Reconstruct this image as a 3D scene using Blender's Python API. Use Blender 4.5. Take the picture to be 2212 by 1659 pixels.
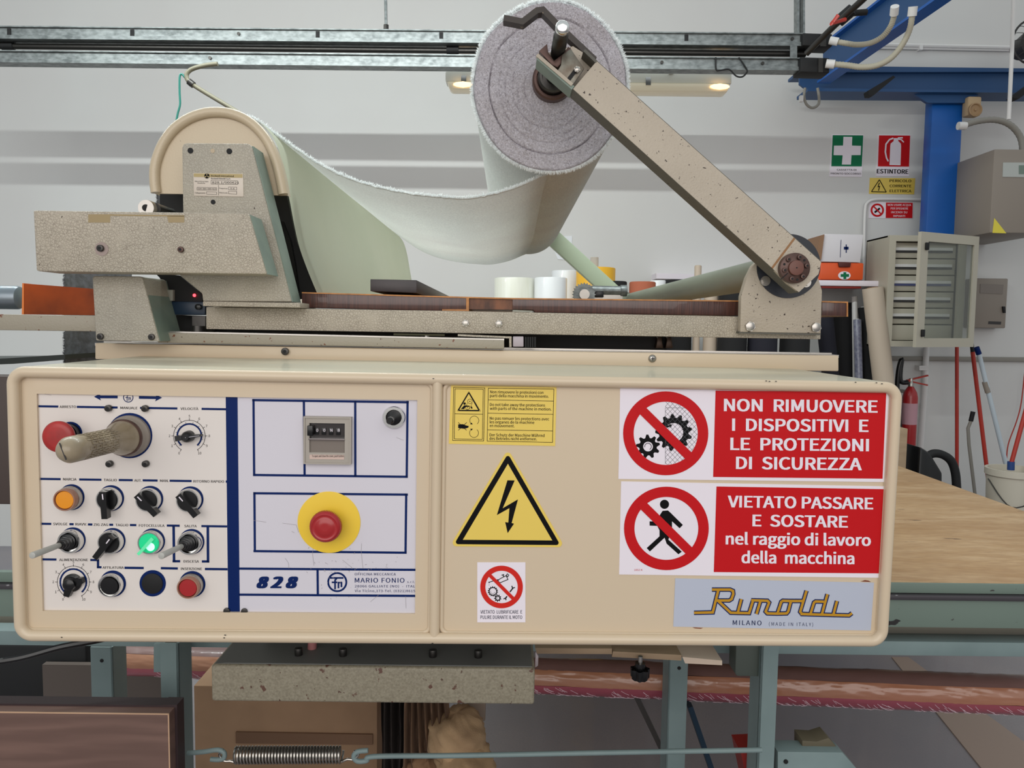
import bpy, bmesh, math, random
from mathutils import Vector, Matrix, noise
R = math.radians
scene = bpy.context.scene
for o in list(bpy.data.objects): bpy.data.objects.remove(o)
COL = bpy.data.collections.new('workshop'); scene.collection.children.link(COL)
random.seed(7)

# ------------------------------------------------------------ camera, light, exposure
FPX = 1650.0; CX, CY = 1106.0, 829.5
EYE = Vector((0, 0, 1.35))
CR = Matrix.Rotation(R(90 - 4.4), 3, 'X') @ Matrix.Rotation(R(0.5), 3, 'Z')
cd = bpy.data.cameras.new('camera'); cam = bpy.data.objects.new('camera', cd); COL.objects.link(cam)
cam.matrix_world = Matrix.Translation(EYE) @ CR.to_4x4()
cd.sensor_fit = 'HORIZONTAL'; cd.sensor_width = 36.0; cd.lens = 36.0 * FPX / 2212.0
cd.clip_start = 0.02; cd.clip_end = 60
scene.camera = cam
vs = scene.view_settings
vs.view_transform = 'Standard'; vs.look = 'None'; vs.gamma = 1; vs.use_curve_mapping = False
vs.exposure = 0.0
w = bpy.data.worlds.new('daylight'); scene.world = w; w.use_nodes = True
wn = w.node_tree.nodes; wl = w.node_tree.links
bg = wn['Background']; bg.inputs[1].default_value = 0.66
# bright hall above, darker hall around and below
tc = wn.new('ShaderNodeTexCoord'); sx = wn.new('ShaderNodeSeparateXYZ'); rp = wn.new('ShaderNodeValToRGB')
mp = wn.new('ShaderNodeMapRange'); mp.inputs[1].default_value = -1; mp.inputs[2].default_value = 1
wl.new(tc.outputs['Generated'], sx.inputs[0]); wl.new(sx.outputs[2], mp.inputs[0]); wl.new(mp.outputs[0], rp.inputs[0])
rp.color_ramp.elements[0].position = 0.35; rp.color_ramp.elements[0].color = (0.46, 0.43, 0.42, 1)
rp.color_ramp.elements[1].position = 0.75; rp.color_ramp.elements[1].color = (0.90, 0.98, 1.0, 1)
wl.new(rp.outputs[0], bg.inputs[0])

def area(name, loc, target, sx_, sy_, power, col):
    l = bpy.data.lights.new(name, 'AREA'); l.shape = 'RECTANGLE'; l.size = sx_; l.size_y = sy_
    l.energy = power; l.color = col
    o = bpy.data.objects.new(name, l); COL.objects.link(o)
    d = (Vector(target) - Vector(loc)).normalized()
    z = -d; x = Vector((1, 0, 0)); x = (x - z * x.dot(z)).normalized(); y = z.cross(x)
    m = Matrix((x, y, z)).transposed().to_4x4(); m.translation = Vector(loc)
    o.matrix_world = m
    return o
TUBEL = (-0.9, 2.12, 2.83)
area('tube_light_rear', TUBEL, (-0.9, 3.4, 2.15), 3.0, 0.02, 34, (0.93, 1.0, 0.98))
area('tube_light_front', (-0.9, 2.09, 2.82), (-0.9, 1.6, 1.2), 3.0, 0.03, 34, (0.93, 1.0, 0.98))
area('fill_light_behind', (-0.2, -2.0, 2.1), (0.0, 1.2, 1.25), 4.2, 2.2, 62, (1.0, 0.94, 0.90))  # unseen soft fill behind the camera, added to brighten cabinet and fabric

# ------------------------------------------------------------ frames
class Frame:
    def __init__(s, yaw=0.0, roll=0.0):
        s.m = Matrix.Translation(EYE) @ Matrix.Rotation(R(yaw), 4, 'Z') @ Matrix.Rotation(R(roll), 4, 'Y')
        s.r = s.m.to_3x3(); s.ri = s.r.inverted()
    def ray(s, px, py):
        return s.ri @ (CR @ Vector(((px - CX) / FPX, -(py - CY) / FPX, -1.0)))
    def at(s, px, py, y):
        d = s.ray(px, py); return d * (y / d.y)
    def down(s, px, py, z):
        d = s.ray(px, py); return d * (z / d.z)
W = Frame(); MF = Frame(0.3, 0.3); CF = Frame(1.82, 0.65)

# ------------------------------------------------------------ materials
def lin(c): 
    c = c / 255.0
    return c / 12.92 if c <= 0.04045 else ((c + 0.055) / 1.055) ** 2.4
def rgb(c): return (lin(c[0]), lin(c[1]), lin(c[2]), 1.0)
MATS = {}
def mat(name, col, rough=0.5, metal=0.0, bump=None, mottle=None, speck=None, crack=None, coat=0.0, emit=None,
        alpha=None, transl=None, stretch=(1, 1, 1), wave=None):
    if name in MATS: return MATS[name]
    m = bpy.data.materials.new(name); m.use_nodes = True; nt = m.node_tree; N = nt.nodes; L = nt.links
    b = N['Principled BSDF']; b.inputs['Roughness'].default_value = rough; b.inputs['Metallic'].default_value = metal
    b.inputs['Coat Weight'].default_value = coat
    if 'print' in name or 'letter' in name: b.inputs['Specular IOR Level'].default_value = 0.12
    co = N.new('ShaderNodeTexCoord'); mpn = N.new('ShaderNodeMapping'); mpn.inputs['Scale'].default_value = stretch
    L.new(co.outputs['Object'], mpn.inputs[0]); vec = mpn.outputs[0]
    rgbn = N.new('ShaderNodeRGB'); rgbn.outputs[0].default_value = rgb(col); cur = rgbn.outputs[0]
    hs = []
    def nz(scale, detail=4, dist=0.0):
        n = N.new('ShaderNodeTexNoise'); n.inputs['Scale'].default_value = scale; n.inputs['Detail'].default_value = detail
        n.inputs['Distortion'].default_value = dist; L.new(vec, n.inputs[0]); return n.outputs[0]
    def ramp(src, a, c):
        r = N.new('ShaderNodeMapRange'); r.inputs[1].default_value = a; r.inputs[2].default_value = c
        L.new(src, r.inputs[0]); return r.outputs[0]
    def mix(fac, a, colr):
        x = N.new('ShaderNodeMix'); x.data_type = 'RGBA'
        L.new(fac, x.inputs[0]); L.new(a, x.inputs[6]); x.inputs[7].default_value = rgb(colr); return x.outputs[2]
    def mul(src, k):
        x = N.new('ShaderNodeMath'); x.operation = 'MULTIPLY'; L.new(src, x.inputs[0]); x.inputs[1].default_value = k; return x.outputs[0]
    if mottle:
        for sc, colr, amt in mottle: cur = mix(mul(ramp(nz(sc), 0.35, 0.68), amt), cur, colr)
    if wave:
        wv = N.new('ShaderNodeTexWave'); wv.inputs['Scale'].default_value = wave[0]; wv.inputs['Distortion'].default_value = wave[1]
        wv.inputs['Detail'].default_value = 4; wv.inputs['Detail Scale'].default_value = wave[4] if len(wave) > 4 else 1.5
        wv.bands_direction = 'Z'
        L.new(vec, wv.inputs[0]); cur = mix(mul(wv.outputs['Fac'], wave[3]), cur, wave[2])
    if crack:
        sc, colr, amt, st = crack
        v = N.new('ShaderNodeTexVoronoi'); v.feature = 'DISTANCE_TO_EDGE'; v.inputs['Scale'].default_value = sc
        dn = N.new('ShaderNodeTexNoise'); dn.inputs['Scale'].default_value = sc * 0.9; L.new(vec, dn.inputs[0])
        ad = N.new('ShaderNodeVectorMath'); ad.operation = 'SCALE'; ad.inputs[3].default_value = 1.0 / sc * 0.9; L.new(dn.outputs['Color'], ad.inputs[0])
        a2 = N.new('ShaderNodeVectorMath'); a2.operation = 'ADD'; L.new(vec, a2.inputs[0]); L.new(ad.outputs[0], a2.inputs[1])
        L.new(a2.outputs[0], v.inputs['Vector'])
        e = ramp(v.outputs['Distance'], 0.10, 0.0)
        pm = ramp(nz(sc * 0.13), 0.26, 0.52)
        mm = N.new('ShaderNodeMath'); mm.operation = 'MULTIPLY'; L.new(e, mm.inputs[0]); L.new(pm, mm.inputs[1])
        cur = mix(mul(mm.outputs[0], amt), cur, colr)
        hs.append((ramp(v.outputs['Distance'], 0.0, 0.25), st))
    if speck:
        for sc, thr, colr in speck:
            cur = mix(ramp(nz(sc, 3), thr, thr + 0.02), cur, colr)
    if bump:
        hs.append((nz(bump[0], 3), bump[1]))
    L.new(cur, b.inputs['Base Color'])
    if hs:
        prev = None
        for h, st in hs:
            bn = N.new('ShaderNodeBump'); bn.inputs['Strength'].default_value = st; bn.inputs['Distance'].default_value = 0.001
            L.new(h, bn.inputs['Height'])
            if prev: L.new(prev, bn.inputs['Normal'])
            prev = bn.outputs[0]
        L.new(prev, b.inputs['Normal'])
    if emit:
        b.inputs['Emission Color'].default_value = rgb(emit[0]); b.inputs['Emission Strength'].default_value = emit[1]
    if alpha:   # clear plastic / glass
        b.inputs['Transmission Weight'].default_value = alpha; b.inputs['IOR'].default_value = 1.15
    if transl:
        t = N.new('ShaderNodeBsdfTranslucent'); L.new(cur, t.inputs[0]); ms = N.new('ShaderNodeMixShader'); ms.inputs[0].default_value = transl
        out = N['Material Output']; L.new(b.outputs[0], ms.inputs[1]); L.new(t.outputs[0], ms.inputs[2]); L.new(ms.outputs[0], out.inputs[0])
    MATS[name] = m
    return m

beige = mat('beige_enamel', (210, 191, 164), 0.38, coat=0.25, bump=(40, 0.05), speck=[(70, 0.80, (90, 70, 52))])
beige_top = mat('beige_enamel_worn', (208, 200, 176), 0.40, coat=0.2, mottle=[(9, (190, 192, 178), .6)], bump=(60, .1), stretch=(.4, 1, 1))
guardm = mat('guard_enamel', (203, 186, 158), 0.35, bump=(350, 0.35), coat=.2, speck=[(85, 0.77, (96, 70, 48))])
crackle = mat('crackle_grey_enamel', (186, 175, 158), 0.42, crack=(240, (104, 92, 78), 0.62, 0.45), speck=[(90, 0.755, (58, 46, 38))], mottle=[(6, (166, 160, 146), .5)])
hammer = mat('hammered_grey_enamel', (180, 172, 156), 0.34, bump=(330, 0.9), crack=(240, (112, 102, 88), 0.38, 0.4), speck=[(110, 0.76, (60, 44, 36))], mottle=[(7, (152, 148, 138), .5)])
fleck = mat('flecked_arm_enamel', (186, 174, 157), 0.42, bump=(330, 1.0), speck=[(190, 0.685, (58, 44, 36)), (70, .765, (60, 46, 38))], mottle=[(8, (166, 154, 138), .5)])
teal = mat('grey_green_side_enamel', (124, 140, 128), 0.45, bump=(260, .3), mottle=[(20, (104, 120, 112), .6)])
undergr = mat('dark_grey_edge', (92, 90, 82), .6, bump=(300, .5), speck=[(120, .68, (40, 34, 30))])
rustgrey = mat('rusty_grey_enamel', (158, 150, 134), 0.45, bump=(300, .5), speck=[(95, .66, (116, 70, 48)), (210, .70, (84, 60, 46))])
sheetgrey = mat('underbox_paint', (150, 143, 124), 0.5, bump=(420, .5), mottle=[(320, (118, 110, 92), .7)], speck=[(45, .67, (96, 66, 54)), (120, .70, (84, 58, 46))])
sheetdark = mat('underbox_top_paint', (104, 106, 104), 0.55, mottle=[(8, (92, 92, 90), .6)])
steel = mat('steel', (176, 172, 166), 0.30, metal=1.0, bump=(90, .12))
chrome = mat('chrome', (222, 222, 220), 0.14, metal=1.0)
darksteel = mat('dark_steel', (70, 68, 66), 0.35, metal=.8, bump=(80, .2))
galv = mat('galvanised_steel', (122, 127, 127), 0.45, metal=.7, mottle=[(22, (88, 93, 94), .7), (60, (172, 178, 178), .5)], stretch=(.6, 1, 1))
blackp = mat('black_plastic', (11, 11, 13), 0.28)
blackm = mat('black_matt', (14, 14, 16), 0.7)
redp = mat('red_plastic', (166, 30, 34), 0.32, coat=.2)
redworn = mat('red_plastic_worn', (176, 40, 38), 0.38, mottle=[(60, (120, 40, 38), .5)])
yellowp = mat('yellow_plate', (240, 202, 58), 0.4, speck=[(90, .78, (60, 50, 30))])
white_panel = mat('white_panel_print', (226, 218, 212), 0.42, speck=[(60, .80, (120, 110, 104))], bump=(300, .05))
white_panel2 = mat('cool_white_panel_print', (214, 210, 218), 0.40, speck=[(75, .79, (120, 112, 110))], bump=(300, .05))
navy = mat('navy_print', (10, 36, 92), 0.45, speck=[(120, .78, (120, 130, 160))])
inkblack = mat('black_print', (10, 10, 12), 0.5)
signred = mat('red_print', (196, 26, 32), 0.42)
signwhite = mat('white_print', (236, 228, 236), 0.45)
stickyel = mat('yellow_sticker', (232, 202, 92), 0.42)
silverplate = mat('silver_plate', (190, 196, 212), 0.42, metal=.15, bump=(200, .05))
gold = mat('gold_print', (190, 140, 40), 0.4)
greyplastic = mat('grey_plastic', (166, 158, 148), 0.45)
darkwin = mat('dark_window_plastic', (52, 46, 46), 0.12, coat=.6)
greywin = mat('grey_window_plastic', (126, 116, 108), 0.15, coat=.5)
gripm = mat('worn_grip_rubber', (158, 144, 120), 0.38, coat=.25, mottle=[(22, (108, 92, 68), .7)], speck=[(90, .74, (70, 52, 38))])
amber = mat('amber_lens', (236, 150, 24), 0.25, coat=.5)
clearp = mat('clear_plastic', (226, 196, 176), 0.08, alpha=.85)
greenlit = mat('lit_green_lens', (20, 190, 130), 0.12, emit=((10, 200, 130), 0.42), coat=.6)
greenhot = mat('lit_green_lamp', (200, 255, 230), 0.2, emit=((170, 255, 215), 1.0))
redled = mat('lit_red_led', (255, 60, 60), .3, emit=((255, 50, 60), 6.0))
fabric = mat('pale_towelling', (224, 226, 222), 0.95, bump=(500, .9), mottle=[(5, (206, 202, 200), .55), (260, (190, 192, 190), .7)], transl=.36)
fringe = mat('towelling_fringe', (250, 252, 252), 0.9, transl=.6)
terry = mat('roll_end_towelling', (186, 182, 187), 0.98, bump=(420, 1.0), mottle=[(6, (162, 152, 150), .6), (300, (216, 212, 220), .7), (420, (138, 133, 140), .5)])
guardgreen = mat('pale_green_sheet', (226, 232, 208), 0.55, mottle=[(3, (214, 222, 196), .5)], transl=.42)
laminate = mat('brown_laminate', (86, 52, 44), 0.30, coat=.3, mottle=[(300, (52, 30, 28), .8)], stretch=(1.0, 1, .05), bump=(400, .3))
lamworn = mat('worn_brown_laminate', (132, 80, 48), .5, mottle=[(60, (64, 36, 24), .9)], stretch=(1, 1, .4))
lamedge = mat('laminate_edge', (196, 132, 70), .5, mottle=[(90, (140, 90, 50), .6)])
wallp = mat('wall_paint', (214, 214, 212), 0.85, mottle=[(1.2, (206, 202, 200), .5)], bump=(60, .1))
floorm = mat('concrete_floor', (146, 138, 140), 0.5, mottle=[(1.6, (118, 116, 126), .7), (180, (128, 126, 130), .5)], coat=.15)
bluem = mat('blue_steel_paint', (14, 92, 176), 0.4, mottle=[(3, (10, 76, 150), .5)])
bluedk = mat('dark_blue_steel_paint', (34, 76, 124), 0.5)
tableg = mat('grey_green_table_paint', (114, 130, 120), 0.5, speck=[(40, .70, (46, 44, 44)), (90, .72, (66, 62, 60))], stretch=(.35, 1, 1))
tabled = mat('table_trim_metal', (84, 80, 84), 0.4, metal=.5, speck=[(60, .66, (160, 156, 160))], stretch=(.3, 1, 1))
legm = mat('blue_grey_leg_paint', (128, 146, 146), 0.5, mottle=[(9, (108, 126, 126), .6)], speck=[(80, .78, (40, 40, 40))])
woodt = mat('worn_pale_wood', (198, 164, 122), 0.5, mottle=[(2.5, (160, 122, 84), .85), (30, (216, 186, 148), .8), (9, (172, 134, 92), .8), (120, (150, 112, 76), .5)], speck=[(14, .70, (96, 74, 58)), (34, .72, (110, 84, 62))], stretch=(.3, 1.3, 1), bump=(50, .2))
woodraw = mat('raw_wood', (170, 146, 118), .7, mottle=[(40, (140, 116, 92), .6)], stretch=(.2, 1, 1))
walnut = mat('walnut_board', (124, 96, 86), .5, wave=(9, 9.0, (98, 74, 66), .7, 2.5), mottle=[(30, (104, 80, 72), .7)], stretch=(.12, .4, 1))
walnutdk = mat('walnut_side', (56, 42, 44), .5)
cardboard = mat('cardboard', (170, 136, 106), .8, mottle=[(5, (128, 100, 74), .6)])
clothtan = mat('tan_cloth', (196, 164, 126), .95, bump=(300, .6), mottle=[(9, (110, 84, 62), .6)])
clothdk = mat('dark_cloth', (46, 38, 34), .95, bump=(300, .6))
litpink = mat('roll_light_pink', (176, 84, 96), .3, coat=.5, mottle=[(9, (138, 66, 84), .6)], bump=(60, .8), stretch=(.2, .6, 1.5))  # three tones of one roll, carrying its light and shade as colour
litorange = mat('roll_light_orange', (180, 128, 96), .3, coat=.5, mottle=[(9, (162, 102, 82), .6)], bump=(60, .8), stretch=(.2, .6, 1.5))
litdusk = mat('roll_light_dusky', (132, 100, 94), .35, coat=.4, mottle=[(9, (100, 78, 78), .6)], bump=(60, .8), stretch=(.2, .6, 1.5))
film = mat('clear_film', (236, 226, 232), .12, alpha=.7)
orangep = mat('amber_acrylic', (196, 92, 20), .15, coat=.5, transl=.45, mottle=[(14, (120, 52, 16), .7)])
greydev = mat('grey_enclosure', (142, 132, 122), .5)
greydevs = mat('grey_enclosure_side', (122, 116, 110), .5)
panelbox = mat('pale_enclosure', (182, 176, 160), .5)
glassp = mat('door_glass', (210, 214, 210), .06, alpha=.9)
darkgrey = mat('dark_grey_plastic', (52, 50, 50), .5)
whitecar = mat('white_carton', (222, 218, 222), .7)
orangec = mat('orange_case_plastic', (228, 88, 34), .45)
greens = mat('green_print', (22, 112, 74), .5)
redpole = mat('red_lacquered_pole', (178, 52, 40), .4)
whitepl = mat('white_plastic', (222, 220, 218), .4)
flexm = mat('cream_flex_conduit', (176, 170, 152), .6)
conduit = mat('grey_conduit', (140, 136, 128), .5)
lampbody = mat('lamp_housing', (226, 226, 214), .35)
lampglow = mat('lamp_end_glow', (255, 190, 110), .3, emit=((255, 206, 140), 3.0))
lampclear = mat('lamp_diffuser', (214, 208, 186), .15, emit=((255, 236, 200), .12))
whitefab = mat('white_film_roll', (232, 234, 236), .35, coat=.3)
creamfab = mat('cream_film_roll', (224, 224, 208), .35, coat=.3, mottle=[(14, (236, 236, 228), .7)], stretch=(3, 3, .3))
brownfab = mat('brown_cloth', (168, 92, 66), .8)
yelfab = mat('yellow_wrap', (238, 180, 40), .45)
blackfab = mat('black_cloth', (22, 22, 24), .85)
navyfab = mat('navy_cloth', (26, 26, 38), .85)
beigetube = mat('beige_paper_tube', (190, 174, 156), .6)
silvtube = mat('silver_wrapped_tube', (150, 152, 170), .35, coat=.3, mottle=[(60, (90, 92, 120), .7)])
paper = mat('white_paper', (226, 228, 232), .8)
clothgrey = mat('grey_towelling', (104, 106, 108), .98, bump=(500, 1.0), mottle=[(90, (140, 146, 152), .7)])
labelp = mat('name_plate', (214, 202, 188), .4)
labelgold = mat('name_plate_gold', (176, 156, 104), .4)
brownsteel = mat('browned_steel', (88, 66, 60), .4, metal=.5, bump=(120, .3))

# ------------------------------------------------------------ geometry
def catmull(pts, n=8):
    pts = [Vector(p) for p in pts]; out = []
    for i in range(len(pts) - 1):
        p0 = pts[max(i - 1, 0)]; p1 = pts[i]; p2 = pts[i + 1]; p3 = pts[min(i + 2, len(pts) - 1)]
        for k in range(n):
            t = k / n
            out.append(0.5 * ((2 * p1) + (p2 - p0) * t + (2 * p0 - 5 * p1 + 4 * p2 - p3) * t * t + (3 * p1 - p0 - 3 * p2 + p3) * t ** 3))
    out.append(pts[-1]); return out

class G:
    def __init__(s, fr=None): s.fr = fr or MF; s.v = []; s.f = []
    def add(s, vs_, fs):
        n = len(s.v); s.v += [Vector(v) for v in vs_]; s.f += [[i + n for i in f] for f in fs]; return s
    def addbm(s, bm):
        bm.verts.ensure_lookup_table(); bm.verts.index_update()
        s.add([v.co.copy() for v in bm.verts], [[v.index for v in f.verts] for f in bm.faces]); bm.free(); return s
    def box(s, x0, x1, y0, y1, z0, z1, b=0, seg=2):
        return s.prism([(x0, z0), (x1, z0), (x1, z1), (x0, z1)], y0, y1, b, seg)
    def prism(s, pts, y0, y1, b=0, seg=2):
        n = len(pts); vs_ = [(p[0], y0, p[1]) for p in pts] + [(p[0], y1, p[1]) for p in pts]
        fs = [list(range(n)), list(range(2 * n - 1, n - 1, -1))] + [[i, i + n, (i + 1) % n + n, (i + 1) % n] for i in range(n)]
        if b <= 0: return s.add(vs_, fs)
        bm = bmesh.new(); bv = [bm.verts.new(v) for v in vs_]
        for f in fs: bm.faces.new([bv[i] for i in f])
        bmesh.ops.recalc_face_normals(bm, faces=bm.faces)
        bmesh.ops.bevel(bm, geom=list(bm.edges), offset=b, segments=seg, profile=.5, affect='EDGES', clamp_overlap=True)
        return s.addbm(bm)
    def pp(s, px, y0, y1, b=0, seg=2):
        pts = [s.fr.at(p[0], p[1], y0) for p in px]
        return s.prism([(p.x, p.z) for p in pts], y0, y1, b, seg)
    def ringp(s, outer, inner, y0, y1):
        """plate with a hole; outer and inner same count of (x, z)"""
        n = len(outer); vs_ = [(p[0], y, p[1]) for y in (y0, y1) for L_ in (outer, inner) for p in L_]
        fs = []
        for i in range(n):
            j = (i + 1) % n
            fs += [[i, j, n + j, n + i], [2 * n + i, 3 * n + i, 3 * n + j, 2 * n + j], [i, 2 * n + i, 2 * n + j, j], [n + i, n + j, 3 * n + j, 3 * n + i]]
        return s.add(vs_, fs)
    def lathe(s, p0, ax, prof, n=28, caps=True):
        p0 = Vector(p0); ax = Vector(ax).normalized(); u = ax.orthogonal().normalized(); v = ax.cross(u); k = len(prof)
        vs_ = []
        for t, r in prof:
            for i in range(n):
                a = 2 * math.pi * i / n; vs_.append(p0 + ax * t + (u * math.cos(a) + v * math.sin(a)) * r)
        fs = [[j * n + i, j * n + (i + 1) % n, (j + 1) * n + (i + 1) % n, (j + 1) * n + i] for j in range(k - 1) for i in range(n)]
        if caps: fs += [list(range(n - 1, -1, -1)), list(range((k - 1) * n, k * n))]
        return s.add(vs_, fs)
    def cyl(s, p0, p1, r0, r1=None, n=24, b=0):
        p0 = Vector(p0); p1 = Vector(p1); L_ = (p1 - p0).length; r1 = r0 if r1 is None else r1
        pr = [(0, r0), (L_, r1)] if not b else [(0, r0 - b), (b * .3, r0 - b * .3), (b, r0), (L_ - b, r1), (L_ - b * .3, r1 - b * .3), (L_, r1 - b)]
        return s.lathe(p0, p1 - p0, pr, n)
    def tube(s, path, r, n=10, closed=False, rz=None):
        path = [Vector(p) for p in path]; m = len(path); vs_ = []; up = None
        for i, p in enumerate(path):
            a = path[(i - 1) % m] if (i or closed) else p; c = path[(i + 1) % m] if (i < m - 1 or closed) else p
            t = (c - a).normalized()
            if up is None: up = t.orthogonal().normalized()
            up = (up - t * up.dot(t)).normalized(); sd = t.cross(up)
            rr = r[i] if isinstance(r, (list, tuple)) else r
            for k in range(n):
                q = 2 * math.pi * k / n; vs_.append(p + (up * math.cos(q) + sd * math.sin(q)) * rr)
        fs = [[i * n + k, i * n + (k + 1) % n, ((i + 1) % m) * n + (k + 1) % n, ((i + 1) % m) * n + k] for i in range(m if closed else m - 1) for k in range(n)]
        if not closed: fs += [list(range(n - 1, -1, -1)), list(range((m - 1) * n, m * n))]
        return s.add(vs_, fs)
    def bar(s, px, wpx, y0, y1, b=0):
        """flat bar following a pixel polyline, with real thickness y0..y1"""
        P = [s.fr.at(p[0], p[1], y0) for p in px]; P = [Vector((p.x, p.z)) for p in P]; h = wpx / FPX * y0 / 2
        A, B = [], []
        for i, p in enumerate(P):
            a = P[max(i - 1, 0)]; c = P[min(i + 1, len(P) - 1)]
            d1 = (p - a).normalized() if i else (c - p).normalized(); d2 = (c - p).normalized() if i < len(P) - 1 else d1
            n1 = Vector((-d1.y, d1.x)); n2 = Vector((-d2.y, d2.x)); nn = (n1 + n2).normalized(); k = h / max(.35, nn.dot(n1))
            A.append(p + nn * k); B.append(p - nn * k)
        for i in range(len(P) - 1):
            s.prism([A[i], A[i + 1], B[i + 1], B[i]], y0, y1)
        return s
    def beam(s, p0, p1, wx, wz, up=(0, 0, 1)):
        """rectangular bar between two frame points"""
        p0 = Vector(p0); p1 = Vector(p1); d = (p1 - p0).normalized(); sd = d.cross(Vector(up)).normalized(); u = sd.cross(d)
        vs_ = [p + sd * a * wx / 2 + u * c * wz / 2 for p in (p0, p1) for a, c in ((-1, -1), (1, -1), (1, 1), (-1, 1))]
        return s.add(vs_, [[3, 2, 1, 0], [4, 5, 6, 7]] + [[i, (i + 1) % 4, (i + 1) % 4 + 4, i + 4] for i in range(4)])
    def grid(s, rows):
        n = len(rows[0]); vs_ = [p for r in rows for p in r]
        return s.add(vs_, [[i * n + j, i * n + j + 1, (i + 1) * n + j + 1, (i + 1) * n + j] for i in range(len(rows) - 1) for j in range(n - 1)])
    # ---- flat print in a plane y = const, given in photo pixels
    def dpoly(s, px, y): return s.add([s.fr.at(p[0], p[1], y) for p in px], [list(range(len(px)))])
    def dline(s, a, c, w_, y):
        a = Vector(a); c = Vector(c); d = (c - a).normalized(); n = Vector((-d.y, d.x)) * w_ / 2
        return s.dpoly([a + n, c + n, c - n, a - n], y)
    def dpath(s, pts, w_, y):
        P = [Vector(p) for p in pts]; A, B = [], []
        for i, p in enumerate(P):
            d1 = (p - P[i - 1]).normalized() if i else (P[1] - p).normalized()
            d2 = (P[i + 1] - p).normalized() if i < len(P) - 1 else d1
            n1 = Vector((-d1.y, d1.x)); n2 = Vector((-d2.y, d2.x)); nn = (n1 + n2).normalized(); k = w_ / 2 / max(.5, nn.dot(n1))
            A.append(p + nn * k); B.append(p - nn * k)
        for i in range(len(P) - 1): s.dpoly([A[i], A[i + 1], B[i + 1], B[i]], y)
        return s
    def ddisc(s, c, r, y, n=40, ry=None):
        return s.dpoly([(c[0] + r * math.cos(2 * math.pi * i / n), c[1] + (ry or r) * math.sin(2 * math.pi * i / n)) for i in range(n)], y)
    def dring(s, c, r0, r1, y, n=56, a0=0, a1=360):
        full = (a1 - a0) >= 360
        P = []
        for i in range(n + 1):
            a = R(a0 + (a1 - a0) * i / n); P.append((math.cos(a), math.sin(a)))
        for i in range(n):
            p, q = P[i], P[i + 1]
            s.dpoly([(c[0] + p[0] * r0, c[1] + p[1] * r0), (c[0] + p[0] * r1, c[1] + p[1] * r1), (c[0] + q[0] * r1, c[1] + q[1] * r1), (c[0] + q[0] * r0, c[1] + q[1] * r0)], y)
        return s
    def drect(s, x0, y0, x1, y1, w_, y):
        for a, c in (((x0, y0), (x1, y0)), ((x1, y0), (x1, y1)), ((x1, y1), (x0, y1)), ((x0, y1), (x0, y0))): s.dline(a, c, w_, y)
        return s
    def dframe(s, c4, w_, y):
        for i in range(4):
            a = Vector(c4[i]); c = Vector(c4[(i + 1) % 4]); d = (c - a).normalized() * w_ / 2; s.dline(a - d, c + d, w_, y)
        return s
    def gear(s, c, r0, r1, hole, teeth, y, rot=0):
        n = teeth * 4; P = []
        for i in range(n):
            a = 2 * math.pi * i / n + rot; rr = r1 if i % 4 in (1, 2) else r0; P.append((a, rr))
        for i in range(n):
            (a, r_), (b_, q_) = P[i], P[(i + 1) % n]
            s.dpoly([(c[0] + math.cos(a) * hole, c[1] + math.sin(a) * hole), (c[0] + math.cos(a) * r_, c[1] + math.sin(a) * r_),
                     (c[0] + math.cos(b_) * q_, c[1] + math.sin(b_) * q_), (c[0] + math.cos(b_) * hole, c[1] + math.sin(b_) * hole)], y)
        return s
    def text(s, body, xl, yl, xr, yr, cap, y, bold=0.0, shear=0.0, space=1.0, clip=None):
        vs_, fs, x0, x1, hh = text_geo(body, 0.0, shear, space)
        if bold > 0:      # heavier strokes: the same glyphs laid over each other, shifted by a hair
            k = bold * 1.0; sh = [(-k, -k * .5), (k, -k * .5), (-k, k * .5), (k, k * .5), (0, 0)] if bold > .02 else [(-k, 0), (k, 0)]
            if bold > .06: sh = [(k * i / 3, k * .3 * j) for i in range(-3, 4) for j in (-1, 1)]
            n0 = len(vs_); vs_ = [(a + dx * hh * 1.4, h + dz) for dx, dz in sh for a, h in vs_]; fs = [[i + q * n0 for i in f] for q in range(len(sh)) for f in fs]; x0 -= k * hh * 1.4; x1 += k * hh * 1.4
        else: n0 = len(vs_)
        d = Vector((xr - xl, yr - yl)); L_ = d.length; d = d / L_; n = Vector((d.y, -d.x))
        out = []
        for i, (a, h) in enumerate(vs_):
            q = Vector((xl, yl)) + d * (L_ * (a - x0) / (x1 - x0)) + n * (cap * h)
            if clip: q.x = min(q.x, clip)
            out.append(s.fr.at(q.x, q.y, y - 3e-5 * (i // n0)))
        return s.add(out, fs)

TC = {}
try:      # the sans-serif face that ships inside Blender itself; the built-in face is the fallback
    SANS = bpy.data.fonts.load(bpy.utils.system_resource('DATAFILES', path='fonts') + '/Noto Sans CJK Regular.woff2')
except Exception:
    SANS = None
def text_geo(body, bold, shear, space):
    k = (body, bold, shear, space)
    if k in TC: return TC[k]
    def ev(t):
        c = bpy.data.curves.new('t', 'FONT'); c.body = t; c.size = 1.0; c.offset = bold; c.shear = shear; c.space_character = space
        c.resolution_u = 3
        if SANS: c.font = SANS
        o = bpy.data.objects.new('t', c); me = o.to_mesh()
        v = [(p.co.x, p.co.y) for p in me.vertices]; f = [list(p.vertices) for p in me.polygons]
        o.to_mesh_clear(); bpy.data.objects.remove(o); bpy.data.curves.remove(c); return v, f
    v, f = ev(body); hv, _ = ev('H'); hh = max(p[1] for p in hv)
    v = [(a, c / hh) for a, c in v]
    TC[k] = (v, f, min(p[0] for p in v), max(p[0] for p in v), hh); return TC[k]

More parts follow.
